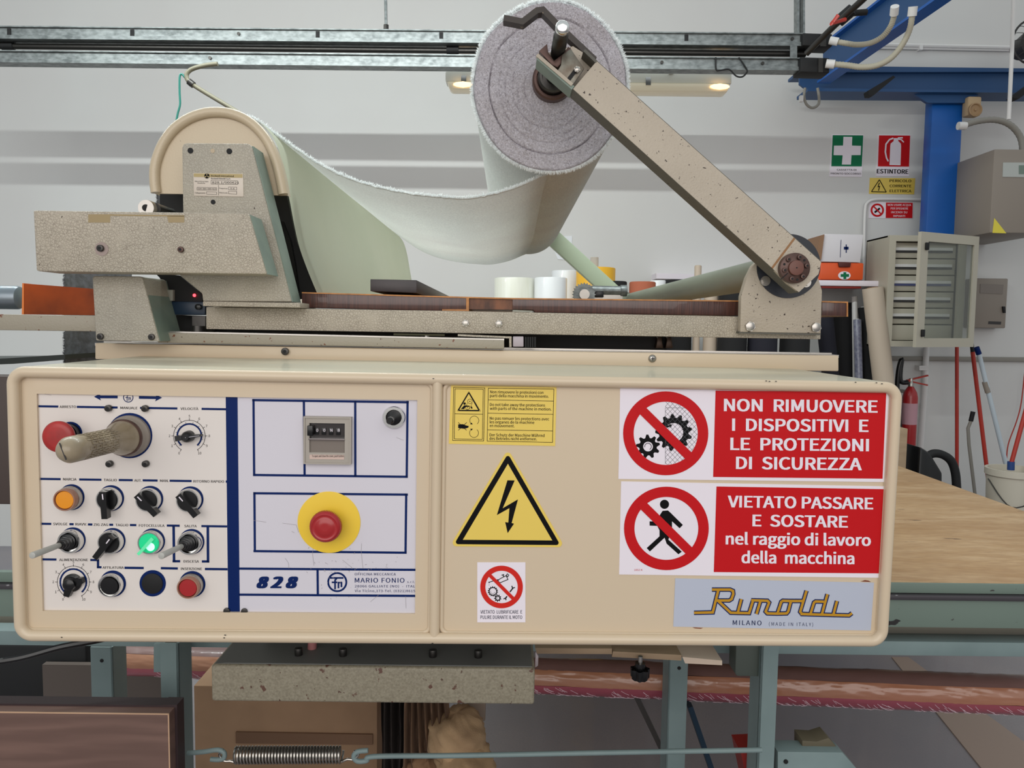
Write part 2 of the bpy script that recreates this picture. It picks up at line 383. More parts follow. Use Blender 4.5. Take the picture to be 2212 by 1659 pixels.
# ------------------------------------------------------------ objects
WM = {}
def props(o, label=None, cat=None, group=None, kind=None):
    if label: o['label'] = label
    if cat: o['category'] = cat
    if group: o['group'] = group
    if kind: o['kind'] = kind
    return o
def thing(name, label, cat, base, fr=None, group=None):
    fr = fr or MF
    o = bpy.data.objects.new(name, None); COL.objects.link(o); o.empty_display_size = .05
    m = fr.r.to_4x4(); m.translation = fr.m @ Vector(base); o.matrix_world = m; WM[o.name] = m
    return props(o, label, cat, group)
def mesh(name, g, m, parent=None, label=None, cat=None, group=None, kind=None, smooth=38):
    bm = bmesh.new(); vv = [bm.verts.new(v) for v in g.v]
    for f in g.f:
        try: bm.faces.new([vv[i] for i in f])
        except ValueError: pass
    bmesh.ops.recalc_face_normals(bm, faces=bm.faces)
    lo = Vector([min(v.co[i] for v in bm.verts) for i in range(3)]); hi = Vector([max(v.co[i] for v in bm.verts) for i in range(3)])
    c = (lo + hi) / 2
    bmesh.ops.translate(bm, verts=bm.verts, vec=-c)
    if smooth:
        for f in bm.faces: f.smooth = True
        for e in bm.edges:
            if len(e.link_faces) != 2 or e.calc_face_angle(0) > R(smooth): e.smooth = False
    me = bpy.data.meshes.new(name); bm.to_mesh(me); bm.free(); me.materials.append(m)
    o = bpy.data.objects.new(name, me); COL.objects.link(o)
    wm = g.fr.m @ Matrix.Translation(c); WM[o.name] = wm
    if parent: o.parent = parent; o.matrix_basis = WM[parent.name].inverted() @ wm
    else: o.matrix_world = wm
    return props(o, label, cat, group, kind)
def zmap(k, ox, oy): return lambda x, y: (ox + x * k, oy + y * k)
# ============================================================ SETTING
ZF = -1.35; YW = 4.5
mesh('floor', G(W).box(-5.5, 6.0, -2.5, YW, ZF - .08, ZF), floorm, kind='structure')
mesh('wall_back', G(W).box(-5.5, 6.0, YW, YW + .2, ZF, 3.2), wallp, kind='structure')
mesh('trim_1', G(W).box(1.2, 6.0, YW - .02, YW, W.at(2100, 775, YW).z - .015, W.at(2100, 775, YW).z + .012, .004), conduit, kind='structure')

# luminaire over the cutting table (just above the frame): source of the rail shadows on the wall
lt = thing('ceiling_lamp', 'long white tube lamp hanging above the cutting table', 'lamp', (-0.9, 2.12, 1.53), W)
mesh('lamp_housing', G(W).box(-2.45, .65, 2.09, 2.15, 1.53, 1.59, .008), lampbody, lt)
mesh('lamp_tube', G(W).cyl((-2.4, 2.105, 1.508), (.6, 2.105, 1.508), .012, n=12), lampclear, lt)

# ---------------- far wall: signs
def signplate(name, label, c4, y=YW, m=signwhite, cat='sign', th=.004, base=None, fr=None, group=None):
    fr = fr or W
    p = fr.at(*c4[3], y); t = thing(name, label, cat, p, fr, group)
    mesh('board', G(fr).pp(c4, y - th, y), m, t); return t
YS = YW - .0055
q = zmap(.21338, 1740, 260)
t = signplate('first_aid_sign', 'green and white first aid cross sign on the back wall', [q(268, 144), q(592, 146), q(570, 572), q(243, 568)])
mesh('green_field', G(W).dpoly([q(276, 150), q(585, 152), q(570, 466), q(262, 464)], YS), greens, t)
mesh('cross', G(W).dpoly([q(384, 166), q(474, 167), q(470, 255), q(562, 258), q(558, 352), q(466, 352), q(460, 448), q(368, 447), q(376, 354), q(284, 352), q(288, 256), q(380, 255)], YS - .001), signwhite, t)
g = G(W); g.text('CASSETTA DI', *q(318, 508), *q(515, 510), 3.6, YS, .01); g.text('PRONTO SOCCORSO', *q(256, 546), *q(562, 549), 3.6, YS, .01)
mesh('lettering', g, inkblack, t)
t = signplate('extinguisher_sign', 'red fire extinguisher sign lettered ESTINTORE', [q(740, 146), q(1064, 148), q(1048, 568), q(716, 565)])
mesh('red_field', G(W).dpoly([q(745, 152), q(1060, 154), q(1048, 468), q(733, 466)], YS), signred, t)
g = G(W); yy = YS - .001
g.dpoly([q(*p) for p in [(895, 180), (935, 180), (940, 210), (965, 235), (968, 265), (962, 455), (850, 452), (858, 260), (862, 235), (892, 210)]], yy)
g.dpath([q(*p) for p in [(890, 180), (850, 195), (815, 240), (808, 320), (820, 380), (838, 415)]], 3.2, yy)
g.dpath([q(*p) for p in [(935, 178), (985, 176)]], 3.0, yy); g.dpath([q(*p) for p in [(935, 190), (970, 195), (995, 222)]], 2.6, yy)
mesh('pictogram', g, signwhite, t)
mesh('lettering', G(W).text('ESTINTORE', *q(722, 535), *q(1042, 540), 9.0, YS, .03), inkblack, t)
t = signplate('high_voltage_sign', 'small yellow electric hazard sign beside the blue column', [q(654, 582), q(1112, 586), q(1100, 748), q(645, 742)], m=stickyel)
g = G(W)
for a, c in ((q(748, 600), q(818, 726)), (q(818, 726), q(668, 722)), (q(668, 722), q(748, 600))): g.dline(a, c, 1.7, YS)
g.dpath([q(748, 632), q(735, 672), q(750, 668), q(740, 712)], 1.8, YS)
for s_, y0 in (('PERICOLO', 624), ('CORRENTE', 676), ('ELETTRICA', 727)): g.text(s_, *q(852, y0), *q(1072, y0 + 2), 5.6, YS, .02)
mesh('print', g, inkblack, t)
t = signplate('no_water_sign', 'small white and red prohibition sign under the pale bent conduit', [q(648, 826), q(1092, 830), q(1084, 994), q(640, 990)])
g = G(W); g.dring(q(727, 909), 10.5, 14.5, YS, 32); g.dline(q(682, 862), q(772, 956), 3, YS - .0006)
g.dpoly([q(815, 832), q(1086, 834), q(1082, 990), q(812, 988)], YS)
mesh('red_print', g, signred, t)
g = G(W)
for s_, a, c, y0 in (('NON USARE ACQUA', 832, 1070, 866), ('PER SPEGNERE', 862, 1040, 902), ('INCENDI SU', 868, 1030, 940), ('IMPIANTI', 890, 1008, 978)): g.text(s_, *q(a, y0), *q(c, y0 + 1), 4.4, YS - .001, .01)
mesh('lettering', g, signwhite, t)
mesh('pictogram', G(W).dpath([q(700, 932), q(735, 905), q(752, 888)], 4, YS - .0004), inkblack, t)

# ---------------- blue steel frame
q = zmap(.27667, 1600, 0)
YB = 4.27
t = thing('steel_column', 'blue painted steel column with cross beam and a slanting beam on the right', 'steel frame', (W.at(2040, 300, YB + .1).x, YB + .1, W.at(2040, 640, YB).z), W)
g = G(W); a = W.at(2016, 195, YB).x; b_ = W.at(2082, 195, YB).x
g.box(a, b_, YB, YB + .075, W.at(2040, 640, YB).z, W.at(2040, 190, YB).z, .003)
mesh('column', g, bluem, t)
g = G(W).pp([(1727, 172), (1727, 146), (1850, 144), (2330, 150), (2330, 200), (1990, 197), (1745, 196), (1727, 182)], YB - .06, YB - .045)
g.pp([(1727, 150), (1850, 143), (2330, 149), (2330, 155), (1727, 156)], YB - .09, YB + .08); g.pp([(1745, 190), (2330, 196), (2330, 201), (1745, 197)], YB - .08, YB + .08)
mesh('cross_beam', g, bluedk, t)
mesh('gusset', G(W).pp([(1965, 197), (2125, 198), (2083, 222), (2003, 222)], YB - .04, YB - .02), bluedk, t)
for p in ([(1875, 196), (1930, 163), (1934, 167), (1887, 206), (1877, 206)], [(2186, 210), (2240, 170), (2260, 170), (2200, 214)]):
    mesh('bracket', G(W).pp(p, YB - .2, YB - .15), blackm, t)
p0 = W.at(1770, 138, YB - .1); p1 = W.at(1990, -60, 2.9)
def edge_line(dy, wx, wz):
    A0 = W.at(1780, 141, YB - .12); B0 = W.at(2060, -66, 3.2); o_ = Vector((0, 0, dy)); g.beam(A0 + o_, B0 + o_, wx, wz)
g = G(W); edge_line(0, .012, .17); mesh('slanting_beam', g, bluedk, t)
g = G(W); edge_line(.088, .07, .012); edge_line(-.088, .07, .012); mesh('beam_flange', g, bluem, t)
# rod with tee handle crossing the slanting beam
t = thing('air_pipe', 'dark pipe with a red lever valve rising beside the blue slanting beam', 'pipe', W.at(1745, 115, 3.2), W)
mesh('pipe', G(W).tube([W.at(1742, 116, 3.3), W.at(1800, 58, 3.2), W.at(1830, 30, 3.1), W.at(1885, -20, 3.0)], .013), darksteel, t)
g = G(W).cyl(W.at(1812, 46, 3.16), W.at(1842, 20, 3.12), .024); g.cyl(W.at(1826, 30, 3.13), W.at(1872, 26, 3.13), .012)
mesh('valve', g, blackm, t)
mesh('lever', G(W).tube([W.at(1826, 42, 3.1), W.at(1796, 51, 3.08), W.at(1811, 33, 3.07)], .008), redpole, t)

# ---------------- trunking rails
YR = 3.4
def rail(name, label, e, slots, holes, base_px, yR=YR):
    t = thing(name, label, 'cable rail', W.at(*base_px, yR), W, None)
    (xa, ta, ba), (xb, tb, bb) = e
    g = G(W); g.pp([(xa, ta), (xb, tb), (xb, tb + 2.5), (xa, ta + 2.5)], yR - .012, yR + .05)
    g.pp([(xa, ta + 1), (xb, tb + 1), (xb, bb - 3), (xa, ba - 3)], yR, yR + .003)
    g.pp([(xa, ba - 8), (xb, bb - 8), (xb, bb - 2.5), (xa, ba - 2.5)], yR - .010, yR)
    g.pp([(xa, ba - 2.5), (xb, bb - 2.5), (xb, bb), (xa, ba)], yR - .012, yR + .05)
    mesh('channel', g, galv, t)
    sl = lambda x: ta + (tb - ta) * (x - xa) / (xb - xa)
    for x in slots:
        mesh('slot', G(W).pp([(x - 4, sl(x) + 6), (x + 4, sl(x) + 6), (x + 4, sl(x) + 20), (x - 4, sl(x) + 20)], yR - .004, yR), blackm, t)
    for x in holes:
        c = W.at(x, sl(x) + 12.5, yR - .006); mesh('rivet', G(W).cyl(c, c + Vector((0, .006, 0)), .007, n=10), darksteel, t)
    return t
r1 = rail('cable_rail', 'upper galvanised cable rail with dark slots across the top', ((-120, 54, 82), (1740, 71, 99)), (19, 285, 686, 953, 1483), (515, 1215, 1712), (800, 85))
r2 = rail('cable_rail', 'lower galvanised cable rail just above the tube lamp', ((-120, 106.5, 133), (1735, 124.5, 152)), (), (453, 1430, 1648), (800, 150))
for rr, (c4), cap in ((r1, [(1734, 71), (1798, 73), (1798, 100), (1734, 98)], (1772, 73, 1785, 99)), (r2, [(1729, 123), (1792, 125), (1792, 157), (1729, 155)], (1768, 126, 1778, 155))):
    mesh('end_block', G(W).pp(c4, YR - .03, YR + .06, .004), blackm, rr)
    mesh('clamp', G(W).pp([(cap[0], cap[1]), (cap[2], cap[1]), (cap[2], cap[3]), (cap[0], cap[3])], YR - .035, YR - .031), darksteel, rr)
for pts, rr, lab in (([(1800, 88.5), (1830, 94), (1852, 96.5), (1880, 93), (1905, 80), (1922, 60), (1930, 40), (1932, 24)], .011, 'cream flexible conduit from the upper cable rail up to the blue beam'),
                ([(1792, 138), (1830, 141), (1862, 145), (1895, 141), (1925, 125), (1950, 95), (1966, 60), (1971, 26)], .012, 'cream flexible conduit from the lower cable rail up to the blue beam')):
    t = thing('flexible_conduit', lab, 'conduit', W.at(pts[0][0], pts[0][1], 3.35), W)
    P = catmull([W.at(p[0], p[1], 3.35 - .15 * i / 7) for i, p in enumerate(pts)], 12)
    mesh('hose', G(W).tube(P, [rr * (1.06 if i % 2 else .93) for i in range(len(P))], 10), flexm, t)
    for k in (0, -1):
        d = (P[1] - P[0]) if k == 0 else (P[-1] - P[-2]); d.normalize()
        mesh('gland', G(W).cyl(P[k] - d * .015, P[k] + d * .02, rr * 1.5, n=12), whitepl, t)
t = thing('air_line', 'thin dark steel pipe running between the two cable rails', 'pipe', W.at(800, 110, 3.44), W)
mesh('pipe', G(W).tube([W.at(-100, 99, 3.44), W.at(1740, 117, 3.44)], .0125), darksteel, t)
for x in (17, 978): mesh('coupling', G(W).cyl(W.at(x - 13, 99 + x * .0095, 3.44), W.at(x + 13, 99 + x * .0095, 3.44), .017), blackm, t)
t = thing('hanger_rod', 'thin grey rod hanging down to the upper cable rail', 'rod', W.at(833, 58, 3.42), W)
mesh('rod', G(W).tube([W.at(832, -60, 3.42), W.at(834, 60, 3.42)], .0065, 8), galv, t)
mesh('hanger_nut', G(W).cyl(W.at(834, 54, 3.42), W.at(834, 64, 3.42), .012, n=6), darksteel, t)
t = thing('strut_hanger', 'upright galvanised strut holding both cable rails beside the blue beam', 'bracket', W.at(1730, 150, 3.46), W)
g = G(W); g.pp([(1722, -60), (1727, -60), (1727, 160), (1722, 160)], 3.46, 3.5); g.pp([(1735, -60), (1739, -60), (1739, 160), (1735, 160)], 3.46, 3.5); g.pp([(1727, -60), (1735, -60), (1735, 160), (1727, 160)], 3.495, 3.5)
mesh('strut', g, galv, t)
mesh('plate', G(W).pp([(1707, 98), (1722, 98), (1722, 126), (1707, 126)], 3.385, 3.39), galv, t)
tg = thing('black_cable', 'thin black cable looping below the lower cable rail', 'cable', W.at(1590, 160, 3.39), W)
mesh('wire', G(W).tube(catmull([W.at(*p, 3.385) for p in [(1546, 124), (1547, 150), (1556, 152), (1575, 150), (1590, 164), (1603, 166), (1612, 158), (1613, 150), (1596, 124)]], 6), .0035, 6), blackm, tg)
t = thing('cable_loop', 'grey cable loop hanging from the left end of the blue cross beam', 'cable', W.at(1755, 235, 3.98), W)
mesh('wire', G(W).tube(catmull([W.at(*p, 3.98) for p in [(1739, 190), (1737, 208), (1742, 225), (1755, 233), (1768, 225), (1769, 208), (1766, 190)]], 6), .007, 8), conduit, t)
mesh('terminal', G(W).box(W.at(1735, 0, 3.98).x, W.at(1742, 0, 3.98).x, 3.97, 3.99, W.at(0, 205, 3.98).z, W.at(0, 192, 3.98).z), whitepl, t)

# ---------------- fluorescent lamp in front of the wall
YL = 3.75
t = thing('tube_lamp', 'white tube lamp with orange glowing ends below the cable rails', 'lamp', W.at(1270, 190, YL), W)
sy = lambda x, y: (x, y + (x - 960) * .0085)
g = G(W).pp([sy(962, 153), sy(1581, 153), sy(1581, 176), sy(962, 176)], YL, YL + .09, .008)
mesh('lamp_housing', g, lampbody, t)
mesh('diffuser', G(W).pp([sy(964, 174), sy(1579, 174), sy(1572, 194), sy(972, 192)], YL - .01, YL + .08, .012), lampclear, t)
for x in (1000, 1555):
    c = W.at(*sy(x, 182), YL - .015); mesh('glowing_end', G(W).lathe(c - Vector((.045, 0, 0)), (1, 0, 0), [(0, .004), (.015, .010), (.045, .014), (.075, .010), (.09, .004)], 16), lampglow, t)
for x in (1001, 1400):
    mesh('clip', G(W).pp([sy(x - 5, 163), sy(x + 6, 163), sy(x + 6, 180), sy(x - 5, 180)], YL - .014, YL), chrome, t)
mesh('hook', G(W).tube([W.at(1448, 146, YL), W.at(1450, 160, YL)], .012, 8), chrome, t)
for x in (1110, 1450): mesh('suspension', G(W).tube([W.at(x, 149, 3.44), W.at(x, 150, 3.6), W.at(x, 156, YL + .03)], .004, 6), galv, t)

# ---------------- conduits, fan, boxes on the right
q = zmap(.27667, 1600, 0)
t = thing('wall_conduit', 'long white conduit across the wall behind the blue slanting beam', 'conduit', W.at(2000, 103, YW - .02), W)
g = G(W).tube([W.at(1870, 96, YW - .02), W.at(2186, 103, YW - .02)], .012, 8); g.tube([W.at(1870, 103, YW - .015), W.at(2186, 109, YW - .015)], .006, 8)
mesh('pipe', g, whitepl, t)
mesh('saddle', G(W).pp([(1987, 96), (1994, 96), (1994, 107), (1987, 107)], YW - .035, YW), whitepl, t)
mesh('vertical_conduit', G(W).tube([W.at(2191, -60, 3.7), W.at(2186, 110, 3.7), W.at(2179, 258, 3.7)], .009, 8), whitepl, None, 'thin pale pipe dropping beside the wall fan', 'conduit')
t = thing('wall_fan', 'round caged fan cut off by the right edge of the photo', 'fan', W.at(2230, 90, 3.9), W)
c = W.at(2236, 90, 3.9); g = G(W)
for i in range(18):
    a = 2 * math.pi * i / 18; g.tube([c + Vector((math.cos(a) * .112 * math.sin(R(k_)), -.05 * math.cos(R(k_)), math.sin(a) * .112 * math.sin(R(k_)))) for k_ in range(0, 91, 18)], .0016, 5)
mesh('cage', g, darkgrey, t)
mesh('rim', G(W).tube([c + Vector((math.cos(R(x)) * .112, 0, math.sin(R(x)) * .112)) for x in range(0, 360, 12)], .005, 8, True), darkgrey, t)
mesh('motor', G(W).cyl(c, c + Vector((0, .12, 0)), .07, .05), darkgrey, t)
t = thing('alarm_socket', 'small beige box with a round socket right of the blue column', 'socket', W.at(2105, 252, 4.2), W)
mesh('box', G(W).pp([(2092, 207), (2122, 208), (2119, 250), (2090, 249)], 4.2, 4.26, .01), mat('tan_box', (182, 156, 122), .6), t)
c = W.at(2105, 238, 4.195); mesh('socket_face', G(W).lathe(c, (0, -1, 0), [(0, .036), (.012, .036), (.014, .03), (.006, .026), (.006, .008), (.012, .006)], 24), mat('tan_socket', (160, 130, 96), .6), t)
P = catmull([W.at(*p, 4.0) for p in [(2078, 272), (2112, 262), (2150, 259), (2182, 270), (2204, 296), (2210, 330)]], 8)
t = thing('grey_hose', 'grey flexible hose arching from the blue column to the grey box', 'conduit', P[-1], W)
mesh('hose', G(W).tube(P, [.016 if i % 2 else .0145 for i in range(len(P))], 10), conduit, t)
mesh('gland', G(W).cyl(P[0] - Vector((.02, 0, 0)), P[0] + Vector((.02, 0, 0)), .02, n=12), whitepl, t)
t = thing('grey_wall_box', 'large grey metal box high on the wall at the right edge', 'electrical box', W.at(2180, 500, 4.25), W)
yb = 3.95
a = W.at(2148, 322, yb); b_ = W.at(2143, 503, yb)
mesh('housing', G(W).box(a.x, a.x + .32, yb, YW, b_.z, a.z, .006), greydev, t)
mesh('label_plate', G(W).pp([(2167, 351), (2230, 351), (2230, 383), (2166, 382)], yb - .003, yb), mat('grey_label', (178, 182, 178), .4), t)
mesh('label_print', G(W).dpoly([(2201, 357), (2225, 357), (2225, 376), (2201, 376)], yb - .004), tableg, t)
mesh('warning_triangle', G(W).pp([(2148, 471), (2174, 504), (2144, 503)], yb - .0015, yb), mat('yellow_triangle', (222, 206, 70), .5), t)

P = catmull([W.at(*p, YW - .02) for p in [(1997, 431), (1920, 430), (1889, 431), (1874, 438), (1869, 454), (1867, 520), (1866, 620)]], 6)
mesh('bent_conduit', G(W).tube(P, .0085, 10), whitepl, None, 'white conduit bending down beside the small prohibition sign', 'conduit')

# enclosure with open glass door
YE = 4.0; q = zmap(.29928, 1550, 460)
t = thing('distribution_board', 'pale electrical enclosure with its glass door swung open', 'electrical box', W.at(1930, 750, YE + .1), W)
A = W.at(1922, 508, YE); B = W.at(1992, 749, YE); xr = W.at(2085, 600, YE).x
o_ = [(A.x, B.z), (xr, B.z), (xr, A.z), (A.x, A.z)]; i_ = [(A.x + .035, B.z + .03), (xr - .035, B.z + .03), (xr - .035, A.z - .03), (A.x + .035, A.z - .03)]
g = G(W).ringp(o_, i_, YE, YE + .02); g.box(A.x, A.x + .008, YE + .02, 4.255, B.z, A.z); g.box(xr - .008, xr, YE + .02, 4.255, B.z, A.z); g.box(A.x, xr, YE + .02, 4.255, A.z - .008, A.z); g.box(A.x, xr, YE + .02, 4.255, B.z, B.z + .008); g.box(A.x, xr, 4.25, 4.26, B.z, A.z)
mesh('housing', g, panelbox, t)
hh = (A.z - B.z - .06) / 6
for k in range(6):
    z0 = B.z + .03 + k * hh
    c = mesh('cover_plate', G(W).box(A.x + .036, xr - .036, YE + .035, YE + .045, z0 + .003, z0 + hh - .003, .002), panelbox, t)
    if k in (1, 2, 3, 4, 5):
        mesh('breaker_window', G(W).box(A.x + .05, xr - .055, YE + .03, YE + .034, z0 + hh * .35, z0 + hh * .48), darkgrey if k != 3 else mat('blue_tape', (70, 76, 120), .6), c)
        mesh('breaker_row', G(W).box(A.x + .05, xr - .055, YE + .029, YE + .034, z0 + hh * .49, z0 + hh * .66), whitepl, c)
dl = W.at(1980, 626, YE - .20); hx = W.at(2107, 626, YE - .02)
D0 = Vector((dl.x, YE - .22, 0)); D1 = Vector((hx.x, YE - .03, 0)); zt = W.at(1980, 501, YE - .2).z; zb = W.at(1978, 750, YE - .2).z
df = Frame(math.degrees(math.atan2(D1.y - D0.y, D1.x - D0.x)))
df.m = Matrix.Translation(EYE + D0) @ Matrix.Rotation(math.atan2(D1.y - D0.y, D1.x - D0.x), 4, 'Z'); Ld = (D1 - D0).length
oo = [(0, zb), (Ld, zb), (Ld, zt), (0, zt)]; ii = [(.055, zb + .045), (Ld - .035, zb + .045), (Ld - .035, zt - .045), (.055, zt - .045)]
d_ = mesh('door', G(df).ringp(oo, ii, 0, .018), panelbox, t)
mesh('glass_pane', G(df).box(.055, Ld - .035, .008, .011, zb + .045, zt - .045), glassp, d_)
for zz in (zt - .07, zb + .07): mesh('hinge', G(df).box(.028, .048, -.012, 0, zz - .018, zz + .018, .003), blackm, d_)
t = thing('meter_box', 'small beige meter box right of the glass door enclosure', 'electrical box', W.at(2140, 710, YW - .1), W)
a = W.at(2105, 601, YW - .09); b_ = W.at(2172, 709, YW - .09)
mesh('housing', G(W).box(a.x, b_.x, YW - .09, YW, b_.z, a.z, .006), greydev, t)
mesh('window', G(W).pp([(2118, 613), (2168, 615), (2166, 635), (2117, 633)], YW - .093, YW - .09), greywin, t)
mesh('lock', G(W).pp([(2166, 662), (2172, 662), (2173, 676), (2168, 676)], YW - .1, YW - .09, .002), blackm, t)
mesh('number_plate', G(W).pp([(2136, 694), (2163, 695), (2162, 701), (2135, 700)], YW - .092, YW - .09), darkgrey, t)

# shelf with first aid boxes
ysh = 4.1
t = thing('wall_shelf', 'narrow white shelf under the orange first aid case', 'shelf', W.at(1850, 620, ysh), W)
mesh('board', G(W).pp([(1700, 604), (1915, 607), (1915, 619), (1700, 616)], ysh, YW, .003), signwhite, t)
mesh('bracket', G(W).pp([(1775, 618), (1860, 619), (1860, 623), (1775, 622)], ysh + .02, ysh + .1), redpole, t)
t = thing('white_carton', 'white carton box lying on the orange first aid case', 'box', W.at(1820, 565, ysh + .1), W)
zc = W.at(1820, 567, ysh).z
mesh('carton_body', G(W).pp([(1780, 505), (1865, 507), (1858, 567), (1772, 565)], ysh, ysh + .2, .002), whitecar, t)
mesh('brown_flap', G(W).pp([(1772, 509), (1781, 506), (1774, 561), (1762, 559)], ysh - .012, ysh + .16), mat('brown_flap', (146, 112, 86), .8), t)
g = G(W).dline((1817, 518), (1815, 556), 1, ysh - .002); g.dpoly([(1823, 533), (1833, 533), (1833, 539), (1823, 539)], ysh - .002); g.dline((1828, 528), (1828, 546), 2, ysh - .002)
mesh('print', g, navy, t)
t = thing('first_aid_case', 'bright orange plastic first aid case on the wall shelf', 'first aid kit', W.at(1820, 604, ysh + .1), W)
z1 = W.at(1820, 567, ysh).z; z0 = W.at(1820, 604.5, ysh).z; xa = W.at(1772, 580, ysh).x; xb = W.at(1866, 580, ysh).x
mesh('case_body', G(W).box(xa, xb, ysh, ysh + .2, z0, z1 - .001, .008), orangec, t)
mesh('handle', G(W).pp([(1811, 567), (1839, 567), (1837, 577), (1813, 577)], ysh - .012, ysh - .001, .003), mat('brown_handle', (84, 30, 22), .5), t)
mesh('white_disc', G(W).ddisc((1824, 595), 13.5, ysh - .002, ry=9), signwhite, t)
g = G(W).dpoly([(1822, 588), (1828, 588), (1828, 592), (1834, 592), (1834, 598), (1828, 598), (1828, 603), (1822, 603), (1822, 598), (1816, 598), (1816, 592), (1822, 592)], ysh - .003)
mesh('cross', g, greens, t)

# ---------------- rolls leaning on the wall
def floorpt(px, y):  # x from a pixel column at depth y, on the floor
    return Vector((W.at(px, 900, y).x, y, ZF))
def lean(name, label, cat, top, ytop, bot_px, ybot, r, m, group=None, endm=None, n=24):
    p1 = W.at(*top, ytop)
    q0 = W.at(*bot_px, ytop); dx = (q0.x - p1.x) / (q0.z - p1.z)
    L_ = p1.z - (ZF + .002); p0 = Vector((p1.x - dx * L_, ybot, ZF + .002 + r * .02))
    t = thing(name, label, cat, p0, W, group)
    mesh('roll', G(W).cyl(p0, p1, r, n=n, b=.003), m, t)
    if endm:
        d = (p1 - p0).normalized(); mesh('core', G(W).cyl(p1 - d * .002, p1 + d * .004, r * .5, n=n), endm, t)
    return t
lean('paper_tube', 'thick beige paper tube leaning below the shelf', 'roll', (1885, 622), 4.04, (1904, 816), 3.98, .052, beigetube, endm=cardboard)
lean('wrapped_roll', 'thin silver wrapped roll standing left of the beige tube', 'roll', (1852, 690), 4.2, (1853, 812), 4.15, .021, silvtube, endm=whitepl)
lean('cloth_roll', 'black cloth roll between the silver roll and the beige tube', 'roll', (1865, 664), 4.24, (1872, 812), 4.16, .028, blackfab, endm=whitepl)
lean('cloth_roll', 'wide black cloth roll behind the arm pivot bracket', 'roll', (1818, 655), 4.34, (1824, 812), 4.32, .060, blackfab, endm=navy)
lean('cloth_roll', 'navy cloth roll just right of the arm pivot bracket', 'roll', (1778, 655), 4.2, (1792, 812), 4.15, .045, navyfab, endm=navy)
lean('plastic_tube', 'white plastic tube end standing above the silver roll', 'tube', (1846, 640), 4.24, (1848, 812), 4.24, .015, whitepl)

# upright rolls seen through the machine
def upright(name, label, cat, cx, topy, wpx, y, m, group=None, taper=1.0, hz=0.0, endm=None):
    c = W.at(cx, topy, y); r = wpx / 2 / FPX * y
    t = thing(name, label, cat, (c.x, y, ZF), W, group)
    mesh('roll', G(W).cyl((c.x, y, ZF + .002), (c.x, y, c.z), r * taper, r, n=32, b=.006), m, t)
    if endm: mesh('core', G(W).cyl((c.x, y, c.z - .01), (c.x, y, c.z + .004), r * .3, n=20), endm, t)
    return t
upright('film_roll', 'cream film roll standing behind the machine, left of the white one', 'roll', 1111, 601, 86, 3.9, creamfab)
upright('film_roll', 'pure white film roll standing behind the machine', 'roll', 1190, 600, 70, 3.85, whitefab)
upright('film_roll', 'white film roll behind, partly hidden by the pale green arm', 'roll', 1222, 585, 60, 4.25, whitefab)
t = upright('yellow_roll', 'big yellow wrapped roll behind the far motor', 'roll', 1287, 579, 84, 4.05, yelfab, taper=.88)
c = W.at(1284, 579, 4.05)
mesh('clear_core', G(W).cyl((c.x, 4.05, c.z), (c.x, 4.05, c.z + .055), .021, n=20), mat('clear_core', (214, 208, 200), .2, alpha=.5), t)
upright('cloth_roll', 'black cloth roll right of the yellow roll', 'roll', 1326, 608, 56, 3.75, blackfab)
upright('cloth_roll', 'rust brown cloth roll behind the table edge', 'roll', 1388, 609, 56, 3.7, brownfab)
upright('film_roll', 'short white roll right of the rust brown roll', 'roll', 1422, 606, 36, 3.95, whitefab)
upright('cloth_roll', 'black cloth roll under the pale shelf board', 'roll', 1465, 605, 62, 3.95, blackfab)
upright('paper_tube', 'slim brown paper tube above the torque tube', 'tube', 1508, 573, 15, 3.9, beigetube)
upright('paper_tube', 'pale paper tube right of the slim brown tube', 'tube', 1537, 622, 30, 3.9, beigetube)
upright('cloth_roll', 'black cloth roll left of the arm pivot bracket', 'roll', 1585, 622, 62, 3.85, blackfab)
upright('cloth_roll', 'dark blue cloth roll hidden behind the arm pivot bracket', 'roll', 1650, 640, 62, 3.85, navyfab)
upright('cloth_roll', 'black cloth roll hidden behind the bracket plate', 'roll', 1720, 645, 62, 3.9, blackfab)
mesh('pale_board', G(W).pp([(1418, 590), (1640, 596), (1640, 606), (1418, 602)], 4.35, 4.5), signwhite, None, 'thin pale shelf board on the wall above the black rolls', 'shelf')
mesh('paper_sheet', G(W).pp([(1185, 512), (1236, 510), (1234, 562), (1205, 560)], YW - .004, YW), paper, None, 'white paper sheet taped on the wall behind the pale green arm', 'paper')

# ---------------- extinguisher, pipes, poles
q = zmap(.16395, 1850, 640)
YX = 4.3; c = W.at(1967, 840, YX); r = 15.5 / FPX * YX
t = thing('fire_extinguisher', 'red fire extinguisher with black hose hanging on the wall', 'fire extinguisher', (c.x, YX, c.z - .5), W)
zt = c.z
mesh('cylinder', G(W).lathe((c.x, YX, zt - .52), (0, 0, 1), [(0, r * .8), (.02, r), (.47, r), (.5, r * .85), (.525, r * .5), (.535, r * .35)], 28), redp, t)
mesh('label', G(W).lathe((c.x, YX, zt - .20), (0, 0, 1), [(0, r * 1.01), (.12, r * 1.01)], 28), mat('faded_label', (196, 150, 160), .5), t)
mesh('valve', G(W).lathe((c.x, YX, zt + .01), (0, 0, 1), [(0, r * .35), (.02, r * .4), (.03, r * .25), (.05, r * .25)], 16), steel, t)
mesh('lever', (lambda g: (g.beam(W.at(1958, 822, YX), W.at(2004, 811, YX), .015, .008), g.beam(W.at(1958, 822, YX), W.at(2003, 832, YX), .015, .008), g)[-1])(G(W)), redpole, t)
mesh('wall_hook', G(W).box(c.x - .012, c.x + .012, YX, YW, zt - .03, zt - .01, .002), steel, t)
